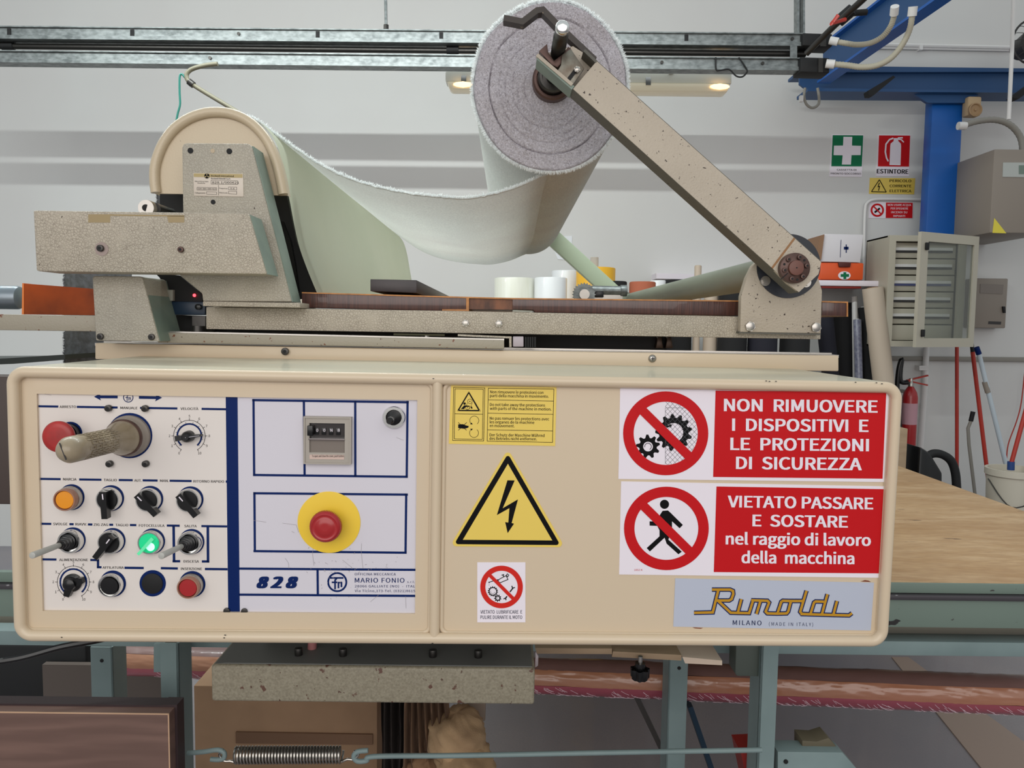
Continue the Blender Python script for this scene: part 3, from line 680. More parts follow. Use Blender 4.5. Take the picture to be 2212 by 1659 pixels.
mesh('hose', G(W).tube(catmull([W.at(*p, YX - .03) for p in [(1961, 826), (1946, 824), (1945, 800), (1948, 776), (1941, 800), (1938, 850), (1944, 930)]], 6), .013, 10), blackp, t)
t = thing('white_pipe', 'white vertical pipe behind the fire extinguisher', 'pipe', (W.at(1992, 900, YW - .03).x, YW - .03, ZF), W)
mesh('pipe', G(W).tube([W.at(2001, 750, YW - .03), W.at(1997, 850, YW - .03), W.at(1986, 1000, YW - .03), Vector((W.at(1978, 1100, YW - .03).x, YW - .03, ZF))], .017, 12), whitepl, t)
mesh('pipe_clip', G(W).pp([(1986, 790), (2006, 790), (2006, 800), (1986, 800)], YW - .05, YW), whitepl, t)
def pole(name, label, cat, pts, y, r, m, floor_=True):
    P = [W.at(p[0], p[1], y) for p in pts]
    if floor_:
        d = P[-1] - P[-2]; P.append(P[-1] + d * ((ZF - P[-1].z) / d.z))
    t = thing(name, label, cat, P[-1], W); mesh('shaft', G(W).tube(P, r, 12), m, t); return t, P
pole('red_pole', 'straight upright red pole below the enclosure door', 'pole', [(2067, 735), (2067, 1032)], 4.3, .010, redpole)
t, P = pole('broom_handle', 'slanting red broom handle between the straight pole and the white one', 'pole', [(2101, 760), (2137, 1056)], 4.2, .011, redpole)
mesh('tip', G(W).tube([W.at(2098, 735, 4.2), P[0]], .010, 10), blackm, t)
t, P = pole('mop_handle', 'slanting white mop handle with a dark blue tip', 'pole', [(2114, 762), (2190, 1072)], 4.1, .012, mat('pale_blue_pole', (188, 198, 206), .4))
mesh('tip', G(W).tube([W.at(2109, 750, 4.1), P[0] + (P[1] - P[0]) * .01], .014, 10), navy, t)
mesh('grey_sleeve', G(W).tube([W.at(2127, 825, 4.1), W.at(2134, 848, 4.1)], .014, 12), greydev, t)
t, P = pole('crowbar', 'grey bent bar with black grip leaning on the wall', 'tool', [(2097, 910), (2091, 925), (2093, 960), (2103, 1042)], 4.25, .009, conduit)
mesh('grip', G(W).tube([W.at(2102, 889, 4.25), P[0]], .012, 10), blackm, t)
t, P = pole('brush_handle', 'red handle standing in the white bucket at the right edge', 'pole', [(2226, 850), (2184, 1003)], 3.6, .010, redpole, False)
c = W.at(2190, 1012, 3.6)
t = thing('bucket', 'white plastic bucket on the floor at the right edge', 'bucket', (c.x, 3.6, ZF), W)
mesh('shell', G(W).lathe((c.x, 3.6, ZF), (0, 0, 1), [(0, .09), (c.z - ZF - .03, .112), (c.z - ZF - .03, .12), (c.z - ZF, .12), (c.z - ZF, .108), (c.z - ZF - .15, .10)], 32), mat('bucket_plastic', (206, 198, 182), .5), t)
mesh('handle', G(W).tube(catmull([Vector((c.x - .12, 3.6, c.z - .05)), Vector((c.x - .08, 3.48, c.z - .16)), Vector((c.x + .05, 3.47, c.z - .1)), Vector((c.x + .12, 3.6, c.z - .04))], 6), .003, 6), darksteel, t)
mesh('blue_cap', G(W).cyl(W.at(2184, 1006, 3.6) - Vector((0, 0, .02)), W.at(2184, 997, 3.6), .016, n=12), mat('blue_cap', (40, 70, 130), .5), t)
mesh('thin_cable', G(W).tube(catmull([W.at(*p, 4.44) for p in [(2214, 800), (2206, 870), (2196, 910), (2178, 960), (2174, 1000)]], 6), .0035, 6), redpole, None, 'thin reddish cable hanging down the wall at the right edge', 'cable')
t = thing('vacuum_cleaner', 'black vacuum cleaner with curved hose behind the wooden table', 'vacuum cleaner', (W.at(1985, 1000, 3.5).x, 3.5, ZF), W)
zt = W.at(1966, 957, 3.5).z; xa = W.at(1958, 960, 3.5).x; xb = W.at(2014, 960, 3.5).x
mesh('body', G(W).prism([(xa, ZF), (xb + .03, ZF), (xb, zt - .12), (xa + .06, zt - .03), (xa + .01, zt)], 3.4, 3.6, .015), blackp, t)
mesh('hose', G(W).tube(catmull([W.at(*p, 3.45) for p in [(1998, 990), (2015, 980), (2035, 982), (2053, 994), (2062, 1014), (2066, 1045), (2068, 1120), (2064, 1200)]] , 8), .019, 12), blackm, t)
mesh('wood_block', G(W).box(W.at(1930, 930, 3.2).x, W.at(1961, 930, 3.2).x, 3.2, 3.3, ZF, W.at(1950, 926, 3.2).z, .002), woodraw, None, 'upright brown wooden post behind the right end of the control cabinet', 'wood')
# ============================================================ CUTTING TABLE (runs away from us under the machine)
YT = 1.36
zt_ = MF.at(2050, 1258, YT).z; XR = 1.33; XL = -1.15
t = thing('cutting_table', 'long wooden cutting table with grey-green metal edge and legs', 'table', (0.3, YT + .5, ZF + .0), MF)
mesh('table_top', G().box(-.64, XR, YT, 3.6, zt_ - .012, zt_, .001), woodt, t)
def hz(y0, y1): return [(-200, y0 - 15), (2500, y0 + 1), (2500, y1 + 1), (-200, y1 - 15)]
pz = lambda py: MF.at(2080, py, YT).z
mesh('edge_strip', G().box(XL, XR + .3, YT - .004, YT + .01, pz(1281), pz(1259.5), .001), tableg, t)
mesh('edge_trim', G().box(XL, XR + .3, YT - .012, YT + .01, pz(1294), pz(1282), .003), tabled, t)
mesh('side_rail', G().box(XL, XR + .3, YT - .002, YT + .03, pz(1356), pz(1295), .002), tableg, t)
mesh('inner_board', G().box(XL, XR - .05, YT + .10, YT + .13, MF.at(2080, 1389, 1.46).z, MF.at(2080, 1335, 1.46).z, .002), mat('dusty_board', (150, 146, 132), .7), t)
mesh('lower_rail', G().box(XL, XR + .3, YT + .02, YT + .06, MF.at(2080, 1418, 1.38).z, MF.at(2080, 1387, 1.38).z, .002), legm, t)
def leg(pxl, pxr, y, ytop, name='leg', m=legm, side=True, th=.03):
    a = MF.at(pxl, 1500, y).x; b_ = MF.at(pxr, 1500, y).x; zt2 = MF.at(pxl, ytop, y).z
    g = G().box(a, b_, y, y + .004, ZF, zt2); 
    if side: g.box(b_ - .004 if b_ < 0 else a, b_ if b_ < 0 else a + .004, y, y + th, ZF, zt2)
    return mesh(name, g, m, t)
leg(348, 387, 1.30, 1390, th=.055); leg(1641, 1678, 1.30, 1390, th=.055)
leg(198, 245, 1.62, 1398, th=.06); leg(1443, 1484, 1.62, 1396, th=.06)
mesh('leg_flange', G().pp([(332, 1392), (352, 1392), (352, 1452), (332, 1452)], 1.305, 1.36), legm, t)
mesh('leg_bracket', G().pp([(1590, 1392), (1648, 1392), (1648, 1462), (1592, 1461), (1588, 1455)], 1.31, 1.35, .002), mat('dark_green_bracket', (72, 80, 74), .6), t)
for p in ((220, 1427, 1.62), (1467, 1443, 1.62)):
    c = MF.at(*p); mesh('bolt_hole', G().cyl(c - Vector((0, .001, 0)), c + Vector((0, .003, 0)), .004, n=12), blackm, t)
g = G(); g.beam(MF.at(1370, 1495, 1.9), MF.at(1440, 1640, 1.9), .012, .03, (0, 1, 0))
mesh('brace', g, mat('dark_brace', (66, 62, 60), .5), t)
mesh('brace', (lambda g: g.beam(MF.at(1488, 1520, 1.8), MF.at(1550, 1700, 1.8), .012, .036, (0, 1, 0)))(G()), mat('blue_brace', (34, 58, 78), .5), t)
zr = MF.at(1760, 1630, 1.31).z
g = G().pp([(1680, 1624), (1820, 1626), (1852, 1662), (1856, 2380), (1680, 2380)], 1.31, 1.35, .001)
mesh('foot_rail', g, legm, t)
c = MF.at(1698, 1646, 1.308); mesh('bolt_hole', G().cyl(c, c + Vector((0, .004, 0)), .004, n=12), blackm, t)
mesh('wood_block', G().pp([(1733, 1600), (1765, 1602), (1790, 1594), (1806, 1612), (1800, 1628), (1733, 1624)], 1.33, 1.37, .001), mat('old_wood', (96, 88, 70), .7), None, 'small wooden wedge lying on the right foot rail', 'wood')
mesh('red_bracket', G().pp([(1600, 1624), (1642, 1622), (1642, 1700), (1616, 1700)], 1.36, 1.42), mat('red_bracket', (136, 34, 30), .5), None, 'red painted bracket beside the right table leg', 'bracket')

# slats of wood and knob under the cabinet
for k, (p, mm) in enumerate((([(1156, 1400), (1322, 1401), (1322, 1413), (1160, 1412)], woodraw), ([(1324, 1407), (1472, 1415), (1472, 1427), (1322, 1419)], woodraw), ([(1474, 1419), (1560, 1427), (1560, 1437), (1480, 1433)], mat('pale_wood', (220, 200, 180), .7)))):
    lab = ('flat wooden slat right of the grey metal box, under the cabinet', 'middle wooden slat under the cabinet, above the black knob', 'pale wooden slat end between the two right legs')[k]
    mesh('wooden_slat', G().pp(p, 1.30, 1.6), mm, None, lab, 'wood')
t2 = thing('star_knob', 'black star-shaped clamping knob hanging under the wooden slat', 'knob', MF.at(1383, 1452, 1.28), MF)
c = MF.at(1383, 1432, 1.29); r = 20 / FPX * 1.28
P = []
for i in range(48):
    a = 2 * math.pi * i / 48; P.append((math.cos(a) * r * (1 + .12 * math.cos(a * 7)), math.sin(a) * r * (1 + .12 * math.cos(a * 7))))
g = G(); n = 48
vs_ = [(c.x + p[0] * s_, c.y + p[1] * s_, c.z - h) for h, s_ in ((.014, .85), (.010, 1), (.026, .96), (.030, .7)) for p in P]
g.add(vs_, [[j * n + i, j * n + (i + 1) % n, (j + 1) * n + (i + 1) % n, (j + 1) * n + i] for j in range(3) for i in range(n)] + [list(range(n)), list(range(3 * n, 4 * n))])
mesh('handwheel', g, blackp, t2)
mesh('hub', G().cyl(c - Vector((0, 0, .016)), c + Vector((0, 0, .0)), .009), blackp, t2)
mesh('stud', G().cyl(c, c + Vector((0, 0, .012)), .004), steel, t2)

# grey metal box beneath the cabinet
yb = 1.10
zt2 = MF.at(800, 1441, yb).z; zb2 = MF.at(800, 1519, yb).z; xa = MF.at(456, 1470, yb).x; xb = MF.at(1155, 1470, yb).x
t2 = thing('underslung_box', 'long grey metal box with rust-chipped edges hanging under the control cabinet', 'metal box', (0, yb + .1, zb2), MF)
mesh('box_body', G().box(xa, xb, yb, yb + .16, zb2, zt2, .004, 3), sheetgrey, t2)
mesh('top_sheet', G().prism([(xa + .004, zt2), (xb - .004, zt2), (xb - .004, zt2 + .0015), (xa + .02, zt2 + .0015)], yb + .006, yb + .16), sheetdark, t2)
mesh('hanger', G().box(xa + .05, xb - .05, yb + .10, yb + .13, zt2, zt2 + .115), sheetdark, t2)
for x in (645, 741, 935, 1033):
    c = MF.at(x, 1418, yb + .035); c.z = zt2 + .001
    mesh('screw', G().cyl(c, c + Vector((0, 0, .012)), .006, n=10, b=.001), darksteel, t2)
mesh('pink_plug', G().cyl((MF.at(674, 1410, yb + .06).x, yb + .06, zt2), (MF.at(676, 1400, yb + .06).x, yb + .06, zt2 + .02), .007), mat('pink_plug', (170, 110, 110), .5), None, 'small pink rubber plug on top of the grey metal box', 'plug')
mesh('torn_film', G().pp([(1157, 1408), (1163, 1418), (1162, 1438), (1156, 1442)], yb + .03, yb + .034), film, None, 'scrap of clear film at the right end of the grey metal box', 'film')

# spring and tension rod
ys = 1.22
rod_z = lambda px: MF.at(px, 1634, ys)
t2 = thing('tension_spring', 'steel coil spring stretched between hooks under the cabinet', 'spring', MF.at(620, 1631, ys), MF)
p0 = MF.at(508, 1631, ys); p1 = MF.at(738, 1630, ys); r = .0125; coils = 34; P = []
for i in range(coils * 12 + 1):
    a = 2 * math.pi * i / 12; u = i / (coils * 12); P.append(p0.lerp(p1, u) + Vector((0, math.cos(a) * r, math.sin(a) * r)))
mesh('coil', G().tube(P, .0021, 6), steel, t2)
mesh('end_hook', G().tube(catmull([p0 + Vector((0, 0, -r)), MF.at(498, 1644, ys), MF.at(484, 1643, ys), MF.at(474, 1630, ys), MF.at(484, 1620, ys)], 6), .0022, 8), steel, t2)
mesh('end_hook', G().tube(catmull([p1 + Vector((0, 0, -r)), MF.at(750, 1640, ys), MF.at(764, 1640, ys), MF.at(774, 1630, ys), MF.at(764, 1622, ys)], 6), .0022, 8), steel, t2)
mesh('tension_rod', G().tube(catmull([MF.at(795, 1621, ys), MF.at(772, 1624, ys), MF.at(764, 1634, ys), MF.at(772, 1644, ys), MF.at(792, 1643, ys), MF.at(812, 1634, ys), MF.at(1000, 1632, ys), MF.at(1300, 1626, ys), MF.at(1645, 1620, ys)], 8), .0042, 10), legm, None, 'long thin steel rod from the spring to the right table leg', 'rod')
mesh('hook_rod', G().tube(catmull([MF.at(405, 1627, ys), MF.at(440, 1624, ys), MF.at(470, 1620, ys), MF.at(484, 1626, ys), MF.at(483, 1638, ys), MF.at(470, 1641, ys), MF.at(455, 1640, ys)], 8), .004, 10), legm, None, 'short hooked steel rod between left table leg and spring', 'rod')
mesh('black_hose', G().tube(catmull([MF.at(-60, 1436, 1.15), MF.at(40, 1422, 1.16), MF.at(130, 1398, 1.18), MF.at(215, 1382, 1.2), MF.at(300, 1360, 1.22)], 8), .0052, 8), blackp, None, 'black cable sagging under the left corner of the cabinet', 'cable')
# walnut board, carton, cloth pile, pink roll
zB = MF.at(200, 1540, 1.14).z
t2 = thing('walnut_box', 'dark walnut-faced wooden board box at the bottom left corner', 'box', (MF.at(180, 1600, 1.14).x, 1.15, ZF), MF)
xa = MF.at(-150, 1600, 1.14).x; xb = MF.at(366, 1600, 1.14).x
mesh('front_board', G().box(xa, xb, 1.14, 1.16, ZF, zB), walnut, t2)
mesh('edge_band', (lambda g: (g.box(xa, xb, 1.1395, 1.141, zB - .0015, zB + .0003), g.box(xb - .0015, xb + .0003, 1.1395, 1.141, ZF, zB), g)[-1])(G()), mat('edge_band', (196, 160, 130), .5), t2)
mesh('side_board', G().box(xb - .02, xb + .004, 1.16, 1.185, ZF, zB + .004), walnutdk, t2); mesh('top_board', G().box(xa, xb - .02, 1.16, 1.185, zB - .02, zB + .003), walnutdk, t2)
yc = 1.75
t2 = thing('cardboard_box', 'brown cardboard box standing under the table behind the spring', 'box', (MF.at(620, 1500, yc).x, yc, ZF), MF)
a = MF.at(418, 1480, yc); b_ = MF.at(815, 1480, yc)
mesh('carton_body', G().box(a.x, b_.x, yc, yc + .13, ZF, MF.at(600, 1483, yc).z, .003), cardboard, t2)
mesh('flap', G().prism([(a.x + .1, MF.at(600, 1604, yc).z), (b_.x - .01, MF.at(600, 1604, yc).z), (b_.x - .01, MF.at(600, 1582, yc).z), (a.x + .1, MF.at(600, 1580, yc).z)], yc - .006, yc), mat('cardboard_tape', (122, 92, 70), .8), t2)
t2 = thing('cloth_pile', 'pile of folded tan and dark cloth under the grey metal box', 'cloth', (MF.at(940, 1560, 1.55).x, 1.6, ZF), MF)
def blob(name, cx, cy, wx, wy, y, dy, m, seed, amp=.18):
    c = MF.at(cx, cy, y); rx = wx / 2 / FPX * y; rz = wy / 2 / FPX * y; rows = []
    for i in range(25):
        th = math.pi * i / 24; row = []
        for j in range(41):
            ph = 2 * math.pi * j / 40
            d = Vector((math.sin(th) * math.cos(ph), math.sin(th) * math.sin(ph), math.cos(th)))
            k = 1 + amp * noise.noise(d * 1.6 + Vector((seed, 0, 0))) + amp * .7 * noise.noise(Vector((d.x * 9 + d.z * 8, seed, d.y * 2)))
            row.append(c + Vector((d.x * rx * k, d.y * dy * k, d.z * rz * k)))
        rows.append(row)
    return mesh(name, G().grid(rows), m, t2, smooth=80)
blob('cloth_heap', 985, 1585, 140, 96, 1.55, .08, clothtan, 3)
blob('cloth_fold', 1005, 1650, 130, 70, 1.5, .08, clothtan, 8, .25)
blob('cloth_fold', 935, 1680, 150, 110, 1.55, .08, mat('brown_cloth_fold', (140, 108, 80), .95), 12, .25)
def drape(name, xa_, xb_, spread, y, nf, amp, m, ph):
    rows = []
    for i in range(24):
        f = i / 23; row = []
        for j in range(64):
            u = j / 63; px = xa_ + (xb_ - xa_) * u + spread * f * f * (u - .1); a = 2 * math.pi * nf * u + ph + .8 * math.sin(f * 3 + u * 4)
            p = MF.at(px, 1496 + 250 * f, y); p.y += amp * math.sin(a) * (1 - .3 * f) + .012 * noise.noise(Vector((u * 5, f * 3, ph))); row.append(p)
        rows.append(row)
    mesh(name, G().grid(rows), m, t2, smooth=80)
drape('dark_fold', 822, 905, -20, 1.60, 5, .02, clothdk, 0)
drape('brown_fold', 872, 968, 60, 1.545, 7, .016, mat('brown_cloth_layer', (124, 96, 74), .95, bump=(300, .5), mottle=[(12, (66, 50, 42), .8)], stretch=(1, 1, .15)), 2)
mesh('hanging_cloth', G().pp([(1000, 1500), (1050, 1500), (1048, 1560), (1020, 1560)], 1.66, 1.68, .004), mat('grey_beige_cloth', (140, 124, 110), .9), None, 'grey-beige cloth hanging behind the folded cloth pile', 'cloth')
# wrapped roll lying across, under the table
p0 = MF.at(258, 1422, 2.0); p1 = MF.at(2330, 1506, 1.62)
t2 = thing('wrapped_cloth_roll', 'long cloth roll wrapped in clear film under the table, its lighting painted in dusky, orange and pink bands', 'roll', p0.lerp(p1, .5), MF)
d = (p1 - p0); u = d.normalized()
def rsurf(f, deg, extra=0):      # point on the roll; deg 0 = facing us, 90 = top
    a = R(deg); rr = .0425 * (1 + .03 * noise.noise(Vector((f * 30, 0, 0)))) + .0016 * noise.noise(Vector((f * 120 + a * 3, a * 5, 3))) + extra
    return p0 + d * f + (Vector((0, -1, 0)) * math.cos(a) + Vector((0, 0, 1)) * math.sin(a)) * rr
for nm, m_, a0, a1 in (('dusky_light_band', litdusk, 42, 200), ('orange_light_band', litorange, -8, 42), ('pink_light_band', litpink, -160, -8)):  # roll lighting painted by angle: dusky top, orange middle, pink underside
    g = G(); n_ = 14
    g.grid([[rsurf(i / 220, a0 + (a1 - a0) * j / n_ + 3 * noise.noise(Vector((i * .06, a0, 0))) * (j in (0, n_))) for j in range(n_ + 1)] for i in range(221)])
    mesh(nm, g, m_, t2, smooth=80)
g = G()
for i in range(420):
    f = random.uniform(.05, .98); b0 = random.uniform(-66, -12); dl_ = random.uniform(.004, .009)
    g.tube([rsurf(f, b0, .0006), rsurf(f + dl_ * .5, b0 - 8, .0012), rsurf(f + dl_, b0 - 16, .0006)], .0005, 4)
mesh('film_crease', g, mat('bright_film_crease', (240, 214, 224), .15, coat=.6), t2, kind='stuff')
# flat boards lying on the floor
def fpoly(name, px, h, m, lab, cat='board'):
    P = [MF.down(p[0], p[1], ZF + h) for p in px]; n = len(P)
    g = G().add([Vector((p.x, p.y, ZF + .001)) for p in P] + [Vector((p.x, p.y, ZF + h)) for p in P], [list(range(n)), list(range(2 * n - 1, n - 1, -1))] + [[i, (i + 1) % n, (i + 1) % n + n, i + n] for i in range(n)])
    return mesh(name, g, m, None, lab, cat)
fpoly('floor_board', [(1926, 1419), (1962, 1419), (2290, 1659), (2420, 1760), (2210, 1760), (2120, 1659)], .012, mat('beige_floor_board', (160, 140, 128), .6), 'long beige strip on the floor at the lower right')
fpoly('floor_line', [(1910, 1428), (1926, 1428), (2132, 1659), (2220, 1760), (2190, 1760), (2110, 1659)], .004, mat('dark_blue_line', (36, 60, 84), .5), 'dark blue line on the floor beside the beige strip', 'floor marking')
fpoly('floor_line', [(1690, 1431), (1920, 1433), (1934, 1444), (1690, 1441)], .004, mat('dark_blue_line', (36, 60, 84), .5), 'dark blue crosswise line on the floor far under the table', 'floor marking')
mesh('shade_sheet', G().box(MF.at(90, 1400, 2.12).x, MF.at(352, 1400, 2.12).x, 2.12, 2.14, ZF, MF.at(300, 1438, 2.12).z), mat('shade_sheet', (92, 82, 76), .7), None, 'dark brown sheet added for the floor shade behind the left table legs', 'board')  # upright dark sheet added in place of shade on the floor
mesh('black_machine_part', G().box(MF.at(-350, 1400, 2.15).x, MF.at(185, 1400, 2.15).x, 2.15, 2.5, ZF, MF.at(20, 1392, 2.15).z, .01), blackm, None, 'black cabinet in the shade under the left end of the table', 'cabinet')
mesh('left_machine_edge', (lambda g: (g.box(MF.at(-200, 900, 1.3).x, MF.at(22, 900, 1.3).x, 1.3, 1.34, MF.at(0, 1090, 1.3).z, MF.at(0, 812, 1.3).z, .004), g)[-1])(G()), mat('dark_left_unit', (74, 62, 58), .6), None, 'dark machine edge behind the left side of the cabinet', 'machine')
mesh('left_rail', G().pp([(-200, 776), (0, 775), (140, 766), (140, 776), (30, 786), (-200, 795)], 1.36, 1.5), mat('black_green_rail', (30, 38, 34), .5), None, 'dark rail behind the upper left corner of the cabinet', 'rail')

# ============================================================ CONTROL CABINET
YF = 0.985
RB = .0072; yq = YF - .005
q0, q1, q2, q3 = CF.at(12, 788, yq), CF.at(1946, 827, yq), CF.at(1918, 1396, yq), CF.at(36, 1384, yq)
XA = (q0.x + q3.x) / 2; XB = (q1.x + q2.x) / 2; ZT = (q0.z + q1.z) / 2; ZB = (q2.z + q3.z) / 2
cab = thing('control_cabinet', 'big beige enamelled machine cabinet carrying switches and warning signs', 'machine cabinet', ((XA + XB) / 2, YF + .1, ZB), CF)
def rrect(x0, x1, z0, z1, r, n=8):
    P = []
    for cx, cz, a0 in ((x1 - r, z1 - r, 0), (x0 + r, z1 - r, 90), (x0 + r, z0 + r, 180), (x1 - r, z0 + r, 270)):
        for i in range(n + 1):
            a = R(a0 + 90 * i / n); P.append((cx + r * math.cos(a), cz + r * math.sin(a)))
    return P
# panel opening
h4 = [CF.at(*p, YF) for p in ((78, 849), (901, 866), (897, 1329), (93, 1317))]
hx0 = (h4[0].x + h4[3].x) / 2; hx1 = (h4[1].x + h4[2].x) / 2; hz1 = (h4[0].z + h4[1].z) / 2; hz0 = (h4[2].z + h4[3].z) / 2
XM = CF.at(944, 1100, YF).x
fx0, fx1, fz0, fz1 = XA + RB, XB - RB, ZB + RB, ZT - RB
g = G(CF)
g.ringp([(fx0, fz0), (XM, fz0), (XM, fz1), (fx0, fz1)], [(hx0, hz0), (hx1, hz0), (hx1, hz1), (hx0, hz1)], YF, YF + .004)
mesh('left_front_plate', g, beige, cab)
mesh('right_front_plate', G(CF).box(XM, fx1, YF, YF + .004, fz0, fz1), beige, cab)
g = G(CF).tube([Vector((p[0], YF - RB * .7, p[1])) for p in rrect(XA + RB, XB - RB, ZB + RB, ZT - RB, .016)], RB, 18, True)
mesh('rim_bead', g, beige, cab, smooth=60)
g = G(CF).tube([Vector((XM - .001, YF - RB * .65, ZB + RB * .6)), Vector((XM - .001, YF - RB * .65, ZT - RB * .6))], RB * .92, 18)
mesh('middle_bead', g, beige, cab, smooth=60)
# fillet between bead and field: smaller inner roundovers
for nm, (a, b_) in (('inner_bead', (fx0 + .003, XM - RB * .9)), ('inner_bead', (XM + RB * .9, fx1 - .003))):
    g = G(CF).tube([Vector((p[0], YF - .0005, p[1])) for p in rrect(a + .001, b_ - .001, fz0 + .005, fz1 - .005, .010)], .0032, 12, True)
    mesh(nm, g, beige, cab, smooth=60)
YK = 1.30
o = rrect(XA + .0005, XB - .0005, ZB + .0005, ZT - .0005, .022)
rows = [[Vector((p[0], y, p[1])) for p in o + [o[0]]] for y in (YF - RB * .7, YF + .02, YK)]
mesh('housing', (lambda g: (g.grid(rows), g)[-1])(G(CF)), beige_top, cab, smooth=60)
mesh('back_plate', G(CF).prism(o, YK, YK + .004), beige, cab)
# paint chips on the top rim
g = G(CF)
for px, py in ((1655, 823), (1662, 824), (1676, 824), (1848, 826), (1893, 827), (1905, 829), (936, 818), (934, 1390), (133, 1377), (484, 1378), (486, 1372)):
    g.dpoly([(px - 2.5, py), (px, py - 1.4), (px + 3, py), (px + .5, py + 1.2)], YF - RB * 1.72)
mesh('paint_chip', g, darksteel, cab, kind='stuff')

# ============================================================ CONTROL PANEL
YP = YF + .0035; PRN = YP - .0003
pan = thing('switch_console', 'white and blue printed operating panel with rows of switches and knobs', 'control panel', ((hx0 + hx1) / 2, YP, hz0), CF)
xs = CF.at(500, 1100, YP).x
mesh('panel_sheet', G(CF).box(hx0 - .004, xs, YP, YP + .0015, hz0 - .003, hz1 + .003), white_panel, pan)
mesh('panel_sheet', G(CF).box(xs, hx1 + .003, YP, YP + .0015, hz0 - .003, hz1 + .003), white_panel2, pan)
A = zmap(.25316, 0, 780); Bq = zmap(.25316, 0, 1100); C_ = zmap(.23508, 480, 800); D_ = zmap(.23508, 480, 1040)
g = G(CF)
def seg(a, c, y0, y1, x0, x1, w_, Q):   # printed dash between two x on a line whose y goes y0..y1 over x0..x1
    f = lambda x: y0 + (y1 - y0) * (x - x0) / (x1 - x0); g.dline(Q(a, f(a)), Q(c, f(c)), w_, PRN)
for a, c in ((308, 497), (655, 1003), (1195, 1513), (1720, 1930)): seg(a, c, 385, 411, 308, 1925, 4.6, A)
for a, c in ((345, 517), (675, 865), (1013, 1132), (1217, 1345), (1447, 1635), (1926, 1936)): seg(a, c, 1005, 1028, 345, 1925, 4.6, A)
for a, c in ((345, 437), (592, 628), (750, 788), (932, 965), (1108, 1163), (1423, 1533), (1718, 1938)): seg(a, c, 1388, 1411, 345, 1935, 4.6, A)
for a, c in ((352, 481), (770, 845)): seg(a, c, 428, 434, 352, 845, 4.6, Bq)
g.dline(Bq(836, 430), Bq(836, 500), 5, PRN); seg(826, 866, 495, 495, 826, 866, 4.6, Bq)
seg(1062, 1226, 500, 502, 1062, 1226, 5, Bq); seg(1372, 1517, 503, 506, 1372, 1517, 5, Bq); seg(1748, 1942, 510, 512, 1748, 1940, 5, Bq)
g.dline(Bq(1481, 142), Bq(1485, 452), 5.5, PRN); g.dline(Bq(1773, 150), Bq(1775, 455), 5.5, PRN); seg(1472, 1537, 444, 444, 1472, 1537, 5, Bq); seg(1722, 1786, 446, 446, 1722, 1784, 5, Bq)
# arrows
for s_ in (((203, 857), (218, 849), (216, 854.3), (254, 854.5), (254, 860.6), (216, 860.4), (218, 865)), ((350, 859), (335, 851.5), (337, 856.3), (300, 855.4), (300, 861.4), (337, 862), (335, 867))): g.dpoly(s_, PRN)
# emblem: ring with f and m shapes
def emblem(c, r, w_, crop=False):
    g.dring(c, r - w_, r, PRN, 40)
    P = lambda x, y: (c[0] + x * r, c[1] + y * r)
    g.dpath([P(-.72, -.42), P(.62, -.42)], w_ * .9, PRN)
    g.dpath([P(-.55, .02), P(.0, .02)], w_ * .9, PRN); g.dpath([P(-.22, .72), P(-.22, -.2), P(-.05, -.38)], w_ * .9, PRN)
    g.dpath([P(.12, .62), P(.12, .05), P(.42, .05), P(.42, .5)], w_ * .9, PRN)
emblem((277, 858.5), 11, 1.7); emblem((728.5, 1257.5), 21.6, 4)
# divider
g.dpoly([(487.5, 855), (513, 855.5), (518, 1323), (493, 1322)], PRN)
# right-hand printed frames
for a, c in (((544.7, 864.3), (883, 869)), ((880.4, 866), (878.5, 1031)), ((546.5, 1026), (881, 1030)), ((547.5, 862), (549, 1028)), ((656.3, 865), (658, 1028)), ((767.3, 866), (767.5, 1029)),
             ((547, 1065.5), (881, 1068.5)), ((877.5, 1066), (876, 1194.5)), ((547.5, 1190.5), (878.5, 1194)), ((549.5, 1064), (550.5, 1192)),
             ((516, 1228.3), (899, 1231)), ((516, 1284.5), (899, 1287.3)), ((685.9, 1228), (686.5, 1287))): g.dline(a, c, 4.9, PRN)
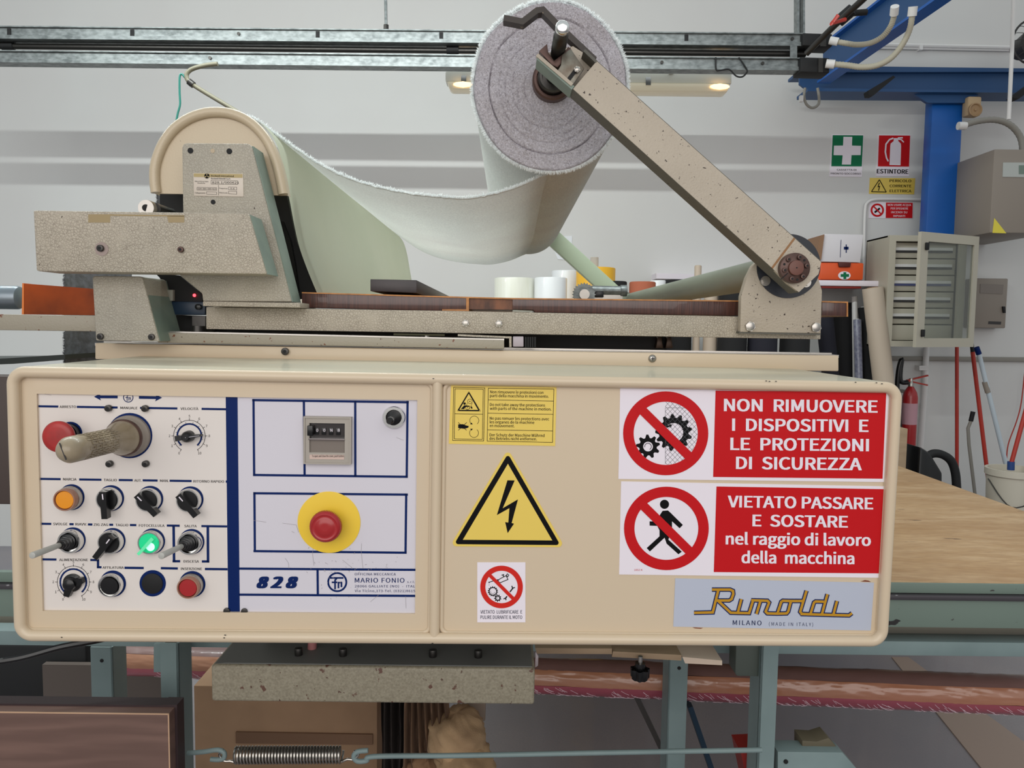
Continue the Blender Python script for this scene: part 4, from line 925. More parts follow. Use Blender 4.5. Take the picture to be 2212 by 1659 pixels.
# ring bases printed blue under each control
rings = [((152, 937), 26), ((280, 941), 49), ((154.5, 1074), 28), ((240, 1076), 28), ((324.6, 1077.5), 28), ((411.5, 1078.5), 28), ((157.5, 1166.5), 27.5), ((243.6, 1168), 27.5), ((329, 1169), 27.5), ((414, 1170), 27.5), ((243.6, 1260.8), 28.5), ((329.7, 1260), 28.5), ((415.2, 1262), 28.5)]
for c, r in rings: g.ddisc(c, r, PRN - .0001)
for c, r in (((409, 942), 28), ((158.3, 1257.5), 30)):
    g.dring(c, r - 3.6, r, PRN, 60, 130, 410)
mesh('blue_print', g, navy, pan)
g = G(CF)
for s_, a, c, y0, y1, Q, cap in (('ARRESTO', 508, 648, 400, 400, A, 5.2), ('MANUALE', 1027, 1172, 409, 411, A, 5.2), ('VELOCITÀ', 1540, 1692, 416, 418, A, 5.2),
    ('MARCIA', 538, 652, 1018, 1020, A, 5.2), ('TAGLIO', 885, 996, 1024, 1026, A, 5.2), ('AUT.', 1145, 1208, 1029, 1030, A, 5.2), ('MAN.', 1365, 1440, 1031, 1032, A, 5.2), ('RITORNO RAPIDO', 1650, 1912, 1036, 1038, A, 5.2),
    ('SVOLGE', 453, 575, 1400, 1401, A, 5.2), ('RIAVV.', 642, 742, 1402, 1403, A, 5.2), ('ZIG ZAG', 798, 922, 1405, 1407, A, 5.2), ('TAGLIO', 985, 1094, 1409, 1410, A, 5.2), ('FOTOCELLULA', 1185, 1403, 1413, 1415, A, 5.2), ('SALITA', 1572, 1678, 1418, 1419, A, 5.2),
    ('DISCESA', 1567, 1697, 455, 456, Bq, 5.2), ('ALIMENTAZIONE', 505, 750, 442, 443, Bq, 5.2), ('AFFILATURA', 875, 1055, 508, 509, Bq, 5.2), ('INSERZIONE', 1543, 1723, 518, 520, Bq, 5.2)):
    mesh('lettering', G(CF).text(s_, *Q(a, y0), *Q(c, y1), cap, PRN, .012), inkblack, pan)
for c, r1_, r2_ in (((409, 942), 34.2, 43), ((158.3, 1257.5), 34.7, 43.5)):
    g.dring(c, r1_ - .5, r1_ + .5, PRN, 60, 121, 419)
    for k in range(11):
        a = R(-90 - 149 + 29.8 * k); u = Vector((math.cos(a), math.sin(a))); cc = Vector(c)
        g.dline(cc + u * (r1_ - 1), cc + u * (r1_ + 4.5), .9, PRN)
        tpos = cc + u * r2_; wd = 3.2 if k < 10 else 7
        mesh('scale_number', G(CF).text(str(k), tpos.x - wd / 2, tpos.y + 2.6, tpos.x + wd / 2, tpos.y + 2.6, 5.2, PRN), inkblack, pan)
    for k in range(10):
        a = R(-90 - 149 + 29.8 * (k + .5)); u = Vector((math.cos(a), math.sin(a))); cc = Vector(c); g.dline(cc + u * (r1_ - 6), cc + u * (r1_ - 3.5), .8, PRN)
mesh('scale_marks', g, inkblack, pan, kind='stuff')
mesh('model_number', G(CF).text('828', *D_(315, 978), *D_(697, 978), 23.5, PRN, .095, .28, 1.22), navy, pan)
for s_, a, c, y0, cap, bo in (('OFFICINA MECCANICA', 1217, 1595, 863, 5.2, .005), ('MARIO FONIO', 1218, 1675, 929, 9.8, .012), ('s.r.l.', 1700, 1768, 932, 4.2, .005), ('28066 GALLIATE (NO)  -  ITALY', 1218, 1795, 973, 5, .005), ('Via Ticino,173-Tel. (0321)86154', 1218, 1795, 1016, 5, .005)):
    mesh('blue_lettering', G(CF).text(s_, *D_(a, y0), *D_(c, y0 + (c - a) * .002), cap, PRN, bo, 0, 1.05, clip=899), navy, pan)
for c in ((236.7, 881.3), (315.7, 881.8), (239, 1001), (317, 1001), (490.5, 1319), (528.4, 1320)):
    p = CF.at(*c, YP); s_ = mesh('socket_screw', G(CF).cyl(p, p - Vector((0, .006 if c[1] < 1300 else .0028, 0)), .0043, n=18, b=.0008), darksteel, pan)
    mesh('hex_socket', G(CF).cyl(p - Vector((0, .0055, 0)), p - Vector((0, .0064, 0)), .0021, n=6), blackm, s_) if c[1] < 1300 else None

def ctl(c): return CF.at(c[0], c[1], YP)
OUT = Vector((0, -1, 0))
def bezel(parent, c, r_px, h, m=chrome):
    p = ctl(c); r = r_px / FPX * YP
    return mesh('bezel', G(CF).lathe(p, OUT, [(0, r), (h * .55, r), (h * .9, r * .97), (h, r * .90), (h - .001, r * .84)], 36), m, parent)
# arrest mushroom
b_ = mesh('arrest_button', G(CF).lathe(ctl((152, 937)), OUT, [(0, .0135), (.010, .0135), (.010, .0115), (.022, .0115)], 32), blackp, pan, 'black collar of the red mushroom stop button')
mesh('mushroom_cap', G(CF).lathe(ctl((152, 937)) + OUT * .014, OUT, [(0, .013), (.004, .0155), (.010, .0195), (.013, .0198), (.015, .019), (.0165, .0165), (.017, .012)], 40), redworn, b_)
# handle
p = ctl((281, 941))
hd = mesh('jog_handle', G(CF).lathe(p, OUT, [(0, .0265), (.006, .0265), (.008, .0245), (.010, .0235), (.018, .0225), (.022, .0205)], 40), greydev, pan, 'worn ribbed grip lever pointing out of the panel')
tip = CF.at(141, 974, .845); st = p + OUT * .018; ax = (tip - st).normalized(); Lh = (tip - st).length
prof = [(0, .0215), (.006, .0215), (.012, .0195), (.022, .0165), (.030, .0150), (.042, .0140), (Lh * .55, .0138), (Lh - .030, .0142), (Lh - .018, .0150), (Lh - .008, .0148), (Lh - .002, .0122), (Lh + .003, .0080), (Lh + .005, .0035)]
mesh('grip', G(CF).lathe(st, ax, prof, 40), gripm, hd, smooth=60)
g = G(CF); u_ = ax.orthogonal().normalized(); v_ = ax.cross(u_)
for i in range(16):
    for j in range(7):
        a = 2 * math.pi * (i + .5 * (j % 2) * 0 + 0) / 16; tt = .034 + j * .0125 + (.006 if i % 2 else 0)
        if tt > Lh - .026: continue
        e = u_ * math.cos(a) + v_ * math.sin(a); tn = ax.cross(e); c = st + ax * tt + e * .0140
        for off, ln in ((-.0017, 1), (.0017, 1)):
            g.beam(c + tn * off - ax * .0050, c + tn * off + ax * .0050, .0010, .0018, e)
        for off in (-.0050, .0050): g.beam(c + ax * off - tn * .0017, c + ax * off + tn * .0017, .0010, .0018, e)
mesh('grip_pattern', g, gripm, hd, kind='stuff')
mesh('grip_seam', G(CF).beam(st + ax * (Lh + .0046) - v_ * .009 - u_ * .004, st + ax * (Lh + .0046) + v_ * .009 + u_ * .004, .0009, .0012), darkgrey, hd)
mesh('collar_ring', G(CF).lathe(p + OUT * .016, OUT, [(0, .0232), (.003, .0236), (.005, .0225)], 40), brownsteel, hd)
# potentiometer knobs
def beak(c, ang, name, lab):
    p = ctl(c); k = mesh(name, G(CF).lathe(p, OUT, [(0, .0075), (.008, .0072), (.012, .0062), (.014, .004)], 28), blackp, pan, lab)
    a = R(ang); d = Vector((math.cos(a), 0, math.sin(a))); n_ = Vector((-d.z, 0, d.x)); o = p + OUT * .004
    g = G(CF); A4 = [o - d * .013 + n_ * .0035, o - d * .013 - n_ * .0035, o + d * .019 - n_ * .0012, o + d * .019 + n_ * .0012]
    g.add([v for v in A4] + [v + OUT * .010 for v in A4[:2]] + [v + OUT * .007 for v in A4[2:]], [[0, 1, 2, 3], [7, 6, 5, 4], [0, 4, 5, 1], [1, 5, 6, 2], [2, 6, 7, 3], [3, 7, 4, 0]])
    mesh('pointer', g, blackp, k)
    mesh('pointer_line', G(CF).beam(o + OUT * .0098, o + d * .017 + OUT * .0072, .0007, .0004), signwhite, k)
beak((409, 942), 8, 'speed_knob', 'black pointer knob on the speed scale at upper right')
p = ctl((158.3, 1257.5)); k = mesh('feed_knob', G(CF).lathe(p, OUT, [(0, .0115), (.003, .0118), (.005, .0085), (.012, .0075), (.014, .004)], 28), blackp, pan, 'black two-winged knob on the feed scale at lower left')
g = G(CF)
for sgn in (-1, 1):
    a = R(-45 + sgn * 62); d = Vector((math.cos(a), 0, math.sin(a))); n_ = Vector((-d.z, 0, d.x)); o = p + OUT * .002
    A4 = [o - n_ * .006, o + n_ * .006, o + d * .017 + n_ * .0035, o + d * .017 - n_ * .0035]
    g.add(A4 + [v + OUT * .007 for v in A4], [[0, 1, 2, 3], [7, 6, 5, 4], [0, 4, 5, 1], [1, 5, 6, 2], [2, 6, 7, 3], [3, 7, 4, 0]])
mesh('wing', g, blackp, k)
def button(c, name, lab, capm, h=.013, clear=False, flush=False):
    r = 25.5 / FPX * YP; p = ctl(c)
    if flush:
        return mesh(name, G(CF).lathe(p, OUT, [(0, 22.5 / FPX * YP), (.0015, 22.5 / FPX * YP), (.0022, 20.5 / FPX * YP)], 36), capm, pan, lab)
    k = mesh(name, G(CF).lathe(p, OUT, [(0, r), (.007, r), (.009, r * .96), (.009, r * .86), (.004, r * .86)], 36), steel if clear else chrome, pan, lab)
    if clear: mesh('guard_ring', G(CF).lathe(p + OUT * .007, OUT, [(0, r * .92), (h - .006, r * .92), (h - .005, r * .88), (h - .005, r * .80), (.001, r * .80)], 36), mat('ring_plastic', (196, 150, 128), .2, coat=.6, transl=.4), k)
    else: mesh('chrome_ring', G(CF).lathe(p + OUT * .007, OUT, [(0, r * .95), (h - .007, r * .95), (h - .006, r * .91), (h - .006, r * .86), (.0, r * .86)], 36), chrome, k)
    mesh('cap', G(CF).lathe(p + OUT * .003, OUT, [(0, r * .78), (h - .004, r * .78), (h - .0025, r * .72), (h - .0022, r * .3)], 36), capm, k)
    return k
button((154.5, 1074), 'push_button', 'amber illuminated start button', amber, .016, True)
button((243.6, 1260.8), 'push_button', 'black push button in a chrome ring', blackp, .009)
button((329.7, 1260), 'blanking_plug', 'flat black blanking plug in the bottom row', blackm, flush=True)
button((415.2, 1262), 'push_button', 'red push button at lower right of the switch rows', redp, .014, True)
def selector(c, ang, lab, capm=blackp, lit=False):
    r = 25.5 / FPX * YP; p = ctl(c)
    k = mesh('selector_switch', G(CF).lathe(p, OUT, [(0, r), (.007, r), (.010, r * .95), (.010, r * .86), (.004, r * .86)], 36), chrome, pan, lab)
    mesh('dial', G(CF).lathe(p + OUT * .005, OUT, [(0, r * .84), (.005, r * .84), (.006, r * .78), (.0062, r * .2)], 32), capm, k)
    a = R(ang); d = Vector((math.cos(a), 0, math.sin(a))); n_ = Vector((-d.z, 0, d.x)); o = p + OUT * .010
    g = G(CF); w_ = .0042 if not lit else .0022
    top = [o - d * .0125 + n_ * w_, o - d * .0125 - n_ * w_, o + d * .0225 - n_ * w_ * .85, o + d * .0225 + n_ * w_ * .85]
    hh_ = [.011, .011, .010, .010]
    if lit: top = [o - d * .010 + n_ * w_, o - d * .010 - n_ * w_, o + d * .016 - n_ * w_ * .8, o + d * .016 + n_ * w_ * .8]; hh_ = [.004, .004, .009, .009]
    g.add(top + [v + OUT * h for v, h in zip(top, hh_)], [[0, 1, 2, 3], [7, 6, 5, 4], [0, 4, 5, 1], [1, 5, 6, 2], [2, 6, 7, 3], [3, 7, 4, 0]])
    mesh('lever', g, capm, k)
    if not lit: mesh('white_mark', G(CF).beam(o - d * .0100 + OUT * .0113, o - d * .001 + OUT * .0102, .0014, .0006, OUT), signwhite, k)
    return k
selector((240, 1076), -88, 'selector switch with its lever pointing straight down')
selector((324.6, 1077.5), -48, 'selector switch with lever turned to lower right, middle of the row')
selector((411.5, 1078.5), -52, 'selector switch with lever turned to lower right, end of the row')
selector((243.6, 1168), -128, 'selector switch with lever pointing to lower left')
k = selector((329, 1169), -130, 'green illuminated selector switch', greenlit, True)
mesh('lamp_spot', G(CF).lathe(ctl((333, 1176)) + OUT * .0112, OUT, [(0, .0055), (.0004, .0045)], 20), greenhot, k)
def toggle(c, tip_px, ytip, lab, rodm=whitepl):
    r = 25.5 / FPX * YP; p = ctl(c); tip = CF.at(*tip_px, ytip); d = (tip - p).normalized(); L_ = (tip - p).length
    k = mesh('toggle_switch', G(CF).lathe(p, OUT, [(0, r), (.007, r), (.010, r * .95), (.010, r * .82), (.003, r * .82)], 36), chrome, pan, lab)
    pr = []; n = 6
    for i in range(n):
        r0 = .0115 - .0013 * i; t0 = .005 + i * .0042; pr += [(t0, r0 * .86), (t0 + .001, r0), (t0 + .003, r0 * .98), (t0 + .0041, r0 * .8)]
    mesh('rubber_boot', G(CF).lathe(p, d, pr, 28), blackp, k)
    mesh('rod', G(CF).cyl(p + d * .028, tip, .0034, .0040, 16, b=.0008), rodm, k)
toggle((157.5, 1166.5), (69, 1200), .905, 'toggle switch with a long pale rod, left end of its row', mat('pale_rod', (200, 200, 194), .25, transl=.3))
toggle((414, 1170), (348, 1201), .905, 'toggle switch with a long pale rod inside the printed blue frame', mat('pale_rod', (200, 200, 194), .25, transl=.3))
# small joystick on the right half
p = ctl((851.5, 901)); r = 24.5 / FPX * YP
k = mesh('joystick', G(CF).lathe(p, OUT, [(0, r), (.003, r), (.005, r * .93), (.005, r * .70), (.002, r * .69)], 40), chrome, pan, 'small black joystick in a chrome ring, upper right of the panel')
tip = CF.at(840, 911, .95); d = (tip - p).normalized(); pr = []
for i in range(7): r0 = .0100 - .0010 * i; t0 = .001 + i * .0027; pr += [(t0, r0 * .88), (t0 + .0007, r0), (t0 + .0019, r0), (t0 + .0026, r0 * .86)]
mesh('rubber_boot', G(CF).lathe(p, d, pr, 28), blackp, k); mesh('stick', G(CF).lathe(p + d * .018, d, [(0, .0042), (.010, .0046), (.014, .0046), (.016, .003)], 20), blackp, k)
# emergency stop on yellow disc
p = ctl((711, 1128)); k = mesh('emergency_stop', G(CF).lathe(p, OUT, [(0, 68 / FPX * YP), (.001, 68 / FPX * YP), (.0012, 66 / FPX * YP), (.0012, .012)], 64), yellowp, pan, 'round yellow plate of the emergency stop')
mesh('collar', G(CF).cyl(p, p + OUT * .018, .0125, n=32), mat('olive_collar', (150, 140, 96), .5), k)
mesh('red_button', G(CF).lathe(p + OUT * .016, OUT, [(0, .0165), (.002, .0195), (.007, .0200), (.010, .0192), (.0115, .0165), (.0108, .0155), (.0106, .0120), (.0116, .011), (.0116, .004)], 48), redp, k, smooth=50)
g = G(CF)
for i in range(60):
    a = 2 * math.pi * i / 60; c = p + OUT * .020 + Vector((math.cos(a), 0, math.sin(a))) * .0200; g.beam(c - OUT * .003, c + OUT * .003, .0007, .0009, Vector((math.cos(a), 0, math.sin(a))))
mesh('knurling', g, redp, k, kind='stuff')
# thumbwheel counter
zc = lambda x, y, yy=YP: CF.at(*C_(x, y), yy)
a = zc(760, 850); b_ = zc(1196, 424)
k = mesh('preset_counter', G(CF).ringp([(a.x, a.z), (b_.x, a.z), (b_.x, b_.z), (a.x, b_.z)], [(zc(812, 640).x, zc(975, 748).z), (zc(1135, 640).x, zc(975, 748).z), (zc(1135, 640).x, zc(975, 480).z), (zc(812, 640).x, zc(975, 480).z)], YP - .007, YP), greyplastic, pan, 'grey framed digit counter')
mesh('frame_lip', G(CF).ringp([(a.x, a.z), (b_.x, a.z), (b_.x, b_.z), (a.x, b_.z)], [(a.x + .002, a.z + .002), (b_.x - .002, a.z + .002), (b_.x - .002, b_.z - .002), (a.x + .002, b_.z - .002)], YP - .0085, YP - .007), greyplastic, k)
mesh('digit_window', G(CF).box(zc(812, 640).x, zc(1135, 640).x, YP - .002, YP, zc(975, 632).z, zc(975, 480).z), darkwin, k)
mesh('cover', G(CF).box(zc(812, 640).x, zc(1135, 640).x, YP - .004, YP, zc(975, 748).z, zc(975, 634).z), greywin, k)
mesh('window_bar', G(CF).box(zc(806, 640).x, zc(1135, 640).x, YP - .0085, YP - .003, zc(975, 634).z, zc(975, 618).z, .0004), mat('smoky_bar', (110, 100, 98), .15, coat=.6), k)
mesh('push_tab', G(CF).box(zc(800, 640).x, zc(850, 640).x, YP - .012, YP - .003, zc(975, 592).z, zc(975, 500).z, .0008), blackp, k)
for i, (x, s_) in enumerate(((873, '0'), (938, '0'), (1004, 'N'), (1070, '8'))):
    w0 = mesh('number_wheel', G(CF).box(zc(x - 20, 640).x, zc(x + 20, 640).x, YP - .0035, YP - .002, zc(975, 590).z, zc(975, 525).z, .0004), blackp, k)
    x0, y0 = C_(x - 10, 564); x1, y1 = C_(x + 10, 564); mesh('digit', G(CF).text(s_, x0, y0, x1, y1, 6, YP - .0037, .01), signwhite, w0)
mesh('caption_label', G(CF).box(zc(815, 640).x, zc(1130, 640).x, YP - .0075, YP - .007, zc(975, 808).z, zc(975, 768).z), mat('caption_label', (206, 180, 168), .4), k)
x0, y0 = C_(824, 797); x1, y1 = C_(1116, 797)
mesh('caption', G(CF).text('To open and close the cover, push button', x0, y0, x1, y1, 4.4, YP - .0077, .01), inkblack, k)
# scuffs on the panel
g = G(CF)
rnd = random.Random(5)
for pts in (((676, 1168), (677, 1180), (675, 1196), (678, 1222)), ((781, 1174), (780, 1190), (784, 1228)), ((610, 1130), (640, 1134), (645, 1150)), ((547, 1124), (575, 1128)), ((616, 1206), (623, 1216), (624, 1228)), ((740, 1210), (760, 1226)), ((876, 1288), (877, 1314)), ((800, 1300), (818, 1285)), ((630, 1148), (636, 1151)), ((647, 1154), (655, 1149)), ((755, 1135), (759, 1129)), ((90, 849.5), (111, 854)), ((856, 945), (872, 951)), ((340, 1327), (380, 1326))):
    g.dpath(pts, .5, PRN - .0002)
for i in range(70):
    x = rnd.gauss(745, 45); y = rnd.gauss(1225, 30)
    if 520 < x < 895 and 1170 < y < 1318:
        a = rnd.uniform(0, 6.3); L_ = rnd.uniform(1, 4); g.dline((x, y), (x + L_ * math.cos(a), y + L_ * math.sin(a)), .7, PRN - .0002)
mesh('scuff_marks', g, mat('scuff', (150, 144, 146), .8), pan, kind='stuff')

# ============================================================ SIGNS ON THE CABINET
YD = YF - .0008; Y1 = YD - .00025; Y2 = Y1 - .0002; Y3 = Y2 - .0002
def decal(name, label, c4, m):
    t = thing(name, label, 'sign', CF.at(*c4[3], YF), CF); mesh('board', G(CF).pp(c4, YD, YF), m, t); return t
E_ = zmap(.18987, 940, 810); F_ = zmap(.18987, 940, 1100); H_ = zmap(.28933, 1320, 820); J_ = zmap(.25316, 1400, 1200)
t = decal('machine_guard_label', 'yellow four-language sticker at the top, right of the control panel', [E_(180, 102), E_(1382, 122), E_(1365, 808), E_(155, 782)], stickyel)
g = G(CF)
for c4, w_ in (([E_(210, 140), E_(565, 148), E_(552, 750), E_(200, 745)], 1), ([E_(226, 158), E_(548, 164), E_(537, 733), E_(218, 727)], 1), ([E_(605, 150), E_(1350, 162), E_(1335, 767), E_(592, 752)], 1)): g.dframe(c4, w_, Y1)
for a, c in ((E_(222, 441), E_(540, 447)), (E_(602, 283), E_(1344, 297)), (E_(600, 435), E_(1340, 448)), (E_(596, 624), E_(1337, 637))): g.dline(a, c, 1, Y1)
T = [E_(383, 200), E_(500, 404), E_(264, 402)]; g.dframe(T[:3] + T[:0], 2.4, Y1) if False else [g.dline(T[i], T[(i + 1) % 3], 2.4, Y1) for i in range(3)]
T = [E_(383, 188), E_(515, 412), E_(252, 409)]; [g.dline(T[i], T[(i + 1) % 3], .6, Y1) for i in range(3)]
g.ddisc(E_(335, 326), 2.6, Y1); g.dring(E_(395, 300), 4.6, 5.4, Y1, 24); g.ddisc(E_(395, 300), 1.2, Y1); g.dring(E_(368, 372), 3.8, 4.6, Y1, 24); g.ddisc(E_(368, 372), 1, Y1)
g.dpath([E_(368, 318), E_(352, 352)], .7, Y1); g.dpath([E_(424, 318), E_(392, 384)], .7, Y1); g.dpoly([E_(292, 388), E_(330, 345), E_(392, 350), E_(392, 362), E_(345, 364), E_(330, 388)], Y1); g.dpoly([E_(405, 362), E_(416, 356), E_(426, 378), E_(418, 386), E_(408, 378)], Y1)
g.dpoly([E_(262, 562), E_(318, 560), E_(345, 572), E_(380, 582), E_(380, 592), E_(365, 604), E_(330, 612), E_(262, 604)], Y1)
g.dline(E_(262, 540), E_(358, 630), 1.1, Y1); g.dline(E_(360, 540), E_(262, 630), 1.1, Y1)
for i in range(3): g.dline(E_(340, 580 + i * 9), E_(378, 580 + i * 9), .5, Y2)
g.dring(E_(445, 518), 9.2, 10.1, Y1, 40, -220, 50); g.dring(E_(442, 660), 9.2, 10.1, Y1, 40, -50, 220)
g.dpoly([E_(428, 562), E_(398, 562), E_(412, 540)], Y1); g.dpoly([E_(398, 612), E_(430, 612), E_(412, 634)], Y1)
for s_, a, c, y0 in (('Non rimuovere le protezioni con', 625, 1232, 208), ('parti della macchina in movimento.', 622, 1293, 251), ('Do not take away the protections', 622, 1250, 352), ('with parts of the machine in motion.', 622, 1322, 396),
    ('Ne pas remuer les protections avec', 620, 1297, 508), ('les organes de la machine', 620, 1128, 550), ('en mouvement.', 620, 902, 592), ('Der Schutz der Maschine Währnd', 618, 1243, 697), ('des Betriebs nicht entfernen.', 617, 1157, 738)):
    g.text(s_, *E_(a, y0), *E_(c, y0 + (c - a) * .013), 6.1, Y1, .014)
mesh('black_print', g, inkblack, t)
def rtri(P, r, n=6):
    out = []
    for i in range(3):
        p = Vector(P[i]); a = (Vector(P[i - 1]) - p).normalized(); c = (Vector(P[(i + 1) % 3]) - p).normalized()
        bis = (a + c).normalized(); sn = math.sin(a.angle(c) / 2); cen = p + bis * (r / sn)
        pa = p + a * (r / math.tan(a.angle(c) / 2)); pc = p + c * (r / math.tan(a.angle(c) / 2))
        a0 = math.atan2((pa - cen).y, (pa - cen).x); a1 = math.atan2((pc - cen).y, (pc - cen).x)
        while a1 - a0 > math.pi: a1 -= 2 * math.pi
        while a1 - a0 < -math.pi: a1 += 2 * math.pi
        out += [(cen.x + r * math.cos(a0 + (a1 - a0) * k / n), cen.y + r * math.sin(a0 + (a1 - a0) * k / n)) for k in range(n + 1)]
    return out
t = decal('high_voltage_triangle', 'large yellow and black lightning bolt warning triangle', rtri([(1097.2, 970), (1220, 1182), (972, 1180)], 8), stickyel)
mesh('black_triangle', G(CF).dpoly(rtri([(1097.2, 980), (1210.5, 1177.5), (981, 1175.5)], 5), Y1), inkblack, t)
mesh('yellow_field', G(CF).dpoly([(1097.2, 1001.8), (1193, 1167.4), (999.8, 1166)], Y2), stickyel, t)
mesh('lightning_bolt', G(CF).dpoly([(1096.1, 1037.5), (1111.8, 1037.8), (1085.8, 1098), (1118.9, 1078.7), (1105.2, 1129.8), (1110.3, 1131.3), (1096.6, 1151.6), (1091.3, 1127.9), (1098, 1128.9), (1100.4, 1097.7), (1073.3, 1112.7)], Y3), inkblack, t)
# prohibition rings
def prohibit(g, c, ro, ri, wslash, y, ys=None, k=1.0):
    ys = ys or y; n = 72; P = [(math.cos(2 * math.pi * i / n), math.sin(2 * math.pi * i / n)) for i in range(n + 1)]
    for i in range(n):
        p, q = P[i], P[i + 1]
        g.dpoly([(c[0] + p[0] * ri, c[1] + p[1] * ri * k), (c[0] + p[0] * ro, c[1] + p[1] * ro * k), (c[0] + q[0] * ro, c[1] + q[1] * ro * k), (c[0] + q[0] * ri, c[1] + q[1] * ri * k)], y)
    rr = (ri + ro) / 2 * .7071; g.dline((c[0] - rr, c[1] - rr * k), (c[0] + rr, c[1] + rr * k), wslash, ys - .0001)
t = decal('no_lubrication_sign', 'small white sticker with red ring under the yellow triangle', [(1031, 1214.9), (1135, 1214.9), (1135, 1344.4), (1031, 1344.4)], signwhite)
g = G(CF); prohibit(g, (1083.4, 1268), 46, 35, 7.4, Y2); mesh('red_ring', g, mat('orange_red_print', (208, 44, 36), .45), t)
g = G(CF); g.gear(F_(657, 935), 9, 11.2, 7.2, 14, Y1); g.gear(F_(712, 1012), 5.6, 8, 3.6, 9, Y1); g.dring(F_(655, 935), 4.6, 5.2, Y1, 24, 20, 200); g.dring(F_(712, 1012), 2, 2.5, Y1, 16, 90, 300)
g.dpath([F_(*p) for p in ((735, 838), (712, 812), (740, 790), (808, 756), (828, 800), (735, 838))], 1.6, Y1); g.dpath([F_(610, 832), F_(718, 800)], 1.6, Y1); g.dline(F_(610, 825), F_(614, 842), 1.6, Y1); g.dpath([F_(755, 752), F_(785, 742)], 1.8, Y1); g.dline(F_(772, 748), F_(780, 770), 1.8, Y1)
g.dframe([F_(808, 752), F_(822, 735), F_(838, 750), F_(826, 768)], 1.5, Y1); g.dline(F_(614, 858), F_(614, 866), 1, Y1)
g.dpath([F_(850, 942), F_(884, 898)], 2.6, Y1); g.dpath([F_(872, 872), F_(880, 898), F_(908, 890)], 2.2, Y1); g.dpath([F_(818, 990), F_(800, 1014)], 2.6, Y1); g.dpath([F_(778, 1022), F_(800, 1010), F_(806, 1034)], 2.2, Y1)
mesh('pictogram', g, inkblack, t)
g = G(CF); g.text('VIETATO  LUBRIFICARE  E', *F_(515, 1188), *F_(990, 1188), 7.4, Y1, .01); g.text('PULIRE DURANTE IL MOTO', *F_(515, 1248), *F_(990, 1248), 7.4, Y1, .01)
mesh('lettering', g, mat('blue_black_print', (36, 44, 66), .5), t)
# big sign 1
t = decal('guard_removal_sign', 'big white and red sign lettered NON RIMUOVERE, with crossed-out gears', [H_(68, 55), H_(2080, 75), H_(2045, 765), H_(55, 742)], signwhite)
g = G(CF); prohibit(g, H_(408, 401), 92, 69.3, 19.5, Y2, Y3, .985); g.dpoly([H_(780, 82), H_(2055, 95), H_(2027, 740), H_(762, 727)], Y1)
mesh('red_print', g, signred, t)
g = G(CF)
for s_, a, c, y0, y1 in (('NON  RIMUOVERE', 842, 1990, 234, 246), ('I  DISPOSITIVI  E', 903, 1922, 381, 390), ('LE  PROTEZIONI', 890, 1925, 524, 534), ('DI  SICUREZZA', 932, 1872, 666, 676)): g.text(s_, *H_(a, y0), *H_(c, y1), 25.8, Y2, .034)
mesh('white_lettering', g, signwhite, t)
g = G(CF); g.gear(H_(276, 500), 19, 26, 10.5, 9, Y1, .2); g.gear(H_(468, 395), 32, 40, 20.5, 13, Y1, .1)
g.dring(H_(276, 500), 6.5, 7.8, Y1, 24, -190, 60); g.dpoly([H_(410, 345), H_(435, 340), H_(432, 332), H_(456, 336), H_(446, 362), H_(440, 352), H_(415, 360)], Y1)
mesh('gears', g, inkblack, t)
g = G(CF); ok_in = lambda x, y: (x - 408) ** 2 + (y - 401) ** 2 < 238 ** 2 and x > 404
g.dline(H_(405, 210), H_(405, 630), .6, Y1 - .0001); g.dline(H_(408, 210), H_(552, 212), .6, Y1 - .0001)
for sgn in (1, -1):
    for k in range(-12, 22):
        pts = []
        for i in range(0, 61):
            x = 405 + i * 4; y = (200 + k * 38 + (x - 405) * sgn * 1.05)
            if ok_in(x, y): pts.append((x, y))
        if len(pts) > 3: g.dline(H_(*pts[0]), H_(*pts[-1]), .55, Y1 - .0001)
mesh('mesh_grille', g, mat('grey_print', (90, 90, 94), .5), t)
# big sign 2
t = decal('no_passing_sign', 'big white and red sign lettered VIETATO PASSARE, with crossed-out walking figure', [H_(75, 760), H_(2038, 797), H_(2062, 824), H_(2025, 1480), H_(60, 1455)][:4] + [H_(60, 1455)], signwhite)
g = G(CF); prohibit(g, H_(413, 1111), 91.5, 69, 19.5, Y2, Y3, .985); g.dpoly([H_(787, 798), H_(2042, 818), H_(2005, 1447), H_(767, 1437)], Y1); g.text('1852 K', *H_(172, 1428), *H_(235, 1428), 4, Y1)
mesh('red_print', g, signred, t)
g = G(CF)
for s_, a, c, y0, y1 in (('VIETATO PASSARE', 870, 1957, 952, 968), ('E  SOSTARE', 1055, 1768, 1094, 1104), ('nel raggio di lavoro', 855, 1940, 1229, 1241), ('della  macchina', 973, 1817, 1369, 1377)): g.text(s_, *H_(a, y0), *H_(c, y1), 24.5, Y2, .034)
mesh('white_lettering', g, signwhite, t)
g = G(CF); g.ddisc(H_(399, 931), 9.8, Y1)
g.dpoly([H_(*p) for p in ((365, 1010), (385, 980), (425, 977), (445, 995), (536, 1085), (512, 1110), (455, 1058), (455, 1110), (428, 1195), (528, 1285), (503, 1304), (415, 1225), (400, 1180), (290, 1283), (266, 1258), (362, 1170), (362, 1125), (345, 1092), (288, 1090), (288, 1058), (340, 1060), (365, 1075))], Y1)
mesh('walking_figure', g, inkblack, t)
